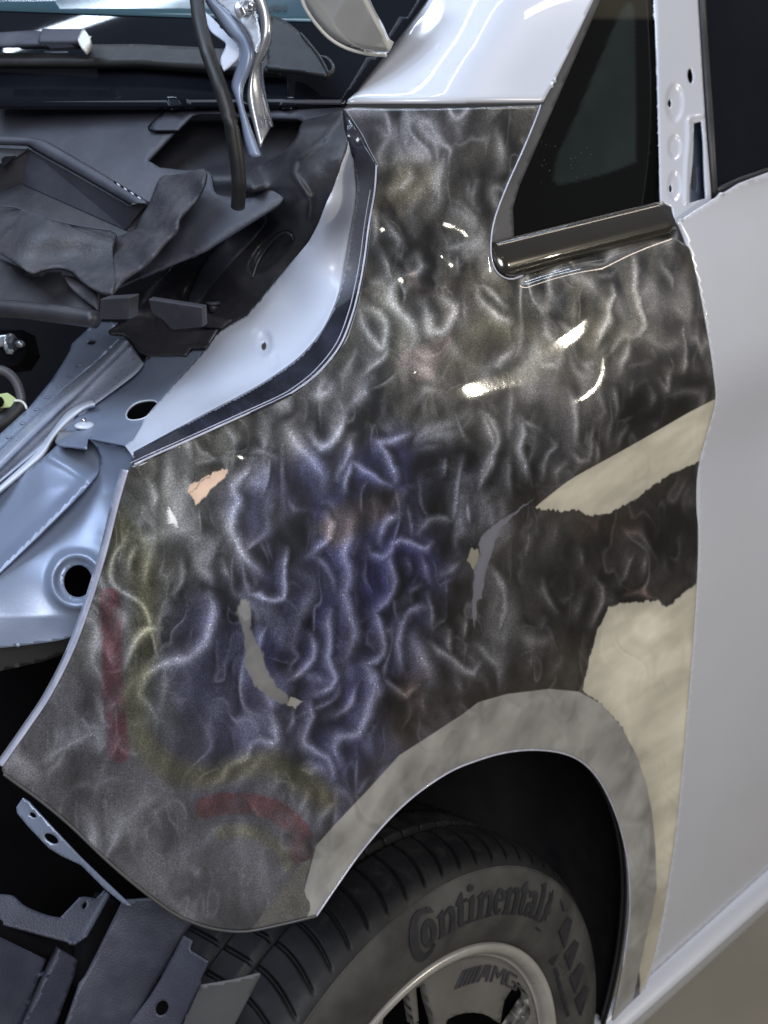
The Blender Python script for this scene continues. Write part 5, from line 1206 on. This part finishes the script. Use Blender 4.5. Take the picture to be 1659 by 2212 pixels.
# rearing-horse mark after the word
hm = [(0, 0), (.16, .35), (.06, .62), (.2, .9), (.12, 1.25), (.3, 1.1), (.42, 1.42), (.5, 1.0), (.42, .72), (.6, .5), (.46, .38), (.5, .1), (.38, .3), (.26, .22), (.2, 0)]
letter_poly("horse_mark", [hm, [(-.05, -.30), (.55, -.34), (.55, -.28), (-.05, -.25)]], lambda u, w_: side_pt(A1 + .012 + .085 * u, RB + (RT - RB) * w_ * .95), wheel_root)
# embossed field at the rear: triangle, small characters, bars, hatch blocks
E0 = lambda px, py: sw(1157.9 + px * .1485, 1883.7 + py * .1485)
def emb(name, pts, up_=.001):
    P_ = [E0(*p) for p in pts]
    Vv = [side_pt(a_, r_, up_) for a_, r_ in P_]
    return facets(name, Vv, [tuple(range(len(Vv)))], M['letter'], wheel_root, thick=.0008)
for q in ([(180, 1290), (290, 1180), (240, 1360)],): emb("sidewall_mark", q)
for k in range(5): emb("sidewall_bar", [(x + 38 * k, y + 150 * k) for x, y in ((245, 1400), (285, 1385), (328, 1510), (300, 1540))] if k < 2 else [(x + 36 * k, y + 142 * k) for x, y in ((250, 1400), (288, 1385), (330, 1500), (300, 1530))])
for k in range(4): emb("sidewall_block", [(x + 78 * k, y + 330 * k) for x, y in ((300, 850), (460, 640), (530, 700), (380, 1090))])
emb("sidewall_block", [(378, 400), (475, 560), (400, 560)])
for k, chx in enumerate("SAFETY"):
    a_, r_ = E0(335 + 20 * k, 1280 + 52 * k)
    da = .010
    place_text("lettering", chx, (lambda a_, r_: lambda u, w, z: side_pt(a_ + da * u, r_ - .005 + .011 * w, .001))(a_, r_), M['letter'], wheel_root)
# badge on the spoke: four slanted bars and three letters, thin raised
bq = [(794.9 + x * .25, 1935.5 + y * .25) for x, y in ((745, 810), (1275, 870), (1300, 740), (800, 655))]
def badge(u, w, z=0):
    ctr = .055 * math.sin(math.pi * u)
    x_ = (1 - w) * ((1 - u) * bq[0][0] + u * bq[1][0]) + w * ((1 - u) * bq[3][0] + u * bq[2][0])
    y_ = (1 - w) * ((1 - u) * bq[0][1] + u * bq[1][1]) + w * ((1 - u) * bq[3][1] + u * bq[2][1]) - 26 * math.sin(math.pi * u * .85)
    return pt(x_, y_, 'Y', FACEY - .0012 - z)
def badge_poly(name, pl):
    pl = resample(pl, .05)
    me = mesh_from(name, [badge(*p) for p in pl], [tuple(range(len(pl)))], False)
    o = link(name, me, M['amg'], wheel_root); s_ = o.modifiers.new("thickness", 'SOLIDIFY'); s_.thickness = .0012; s_.offset = 0
    return o
for k in range(5):
    x0 = .0 + .072 * k
    badge_poly("badge_bar", [(x0, 0), (x0 + .05, 0), (x0 + .095, 1), (x0 + .045, 1)])
bm_ = {'A': [[(0, 0), (.16, 0), (.24, .28), (.72, .28), (.72, 0), (.9, 0), (.9, 1), (.3, 1)], ],
       'M': [[(0, 0), (.16, 0), (.22, .7), (.5, .25), (.82, .7), (.82, 0), (1, 0), (1, 1), (.82, 1), (.52, .55), (.24, 1), (.06, 1)]],
       'G': [[(0, .2), (.14, 0), (.9, 0), (1, .1), (1, .55), (.55, .55), (.55, .40), (.82, .40), (.82, .18), (.2, .18), (.2, .82), (.9, .82), (.9, 1), (.14, 1), (0, .8)]]}
for ch_, x0, wd in (('A', .37, .19), ('M', .58, .22), ('G', .82, .19)):
    for pl in bm_[ch_]: badge_poly("badge_letter", [(x0 + wd * x_, y_) for x_, y_ in pl])
# wheel-arch liner: cylinder shell and back wall
AC = np.array([0.0, 0.0, .36])
ths = np.linspace(math.radians(-28), math.radians(118), 80)
rows = [[AC + np.array([r_ * math.sin(t), y_, r_ * math.cos(t)]) for t in ths] for r_, y_ in ((.402, .012), (.425, .03), (.44, .12), (.44, .32), (.36, .40), (.05, .42))]
liner = loft("arch_liner", rows, M['black'], car, thick=.003)
# rib along the rear of the liner
sweep("liner_rib", [AC + np.array([.408 * math.sin(t), .020, .408 * math.cos(t)]) for t in np.linspace(.75, 2.0, 50)], .004, M['black'], liner, seg=8)
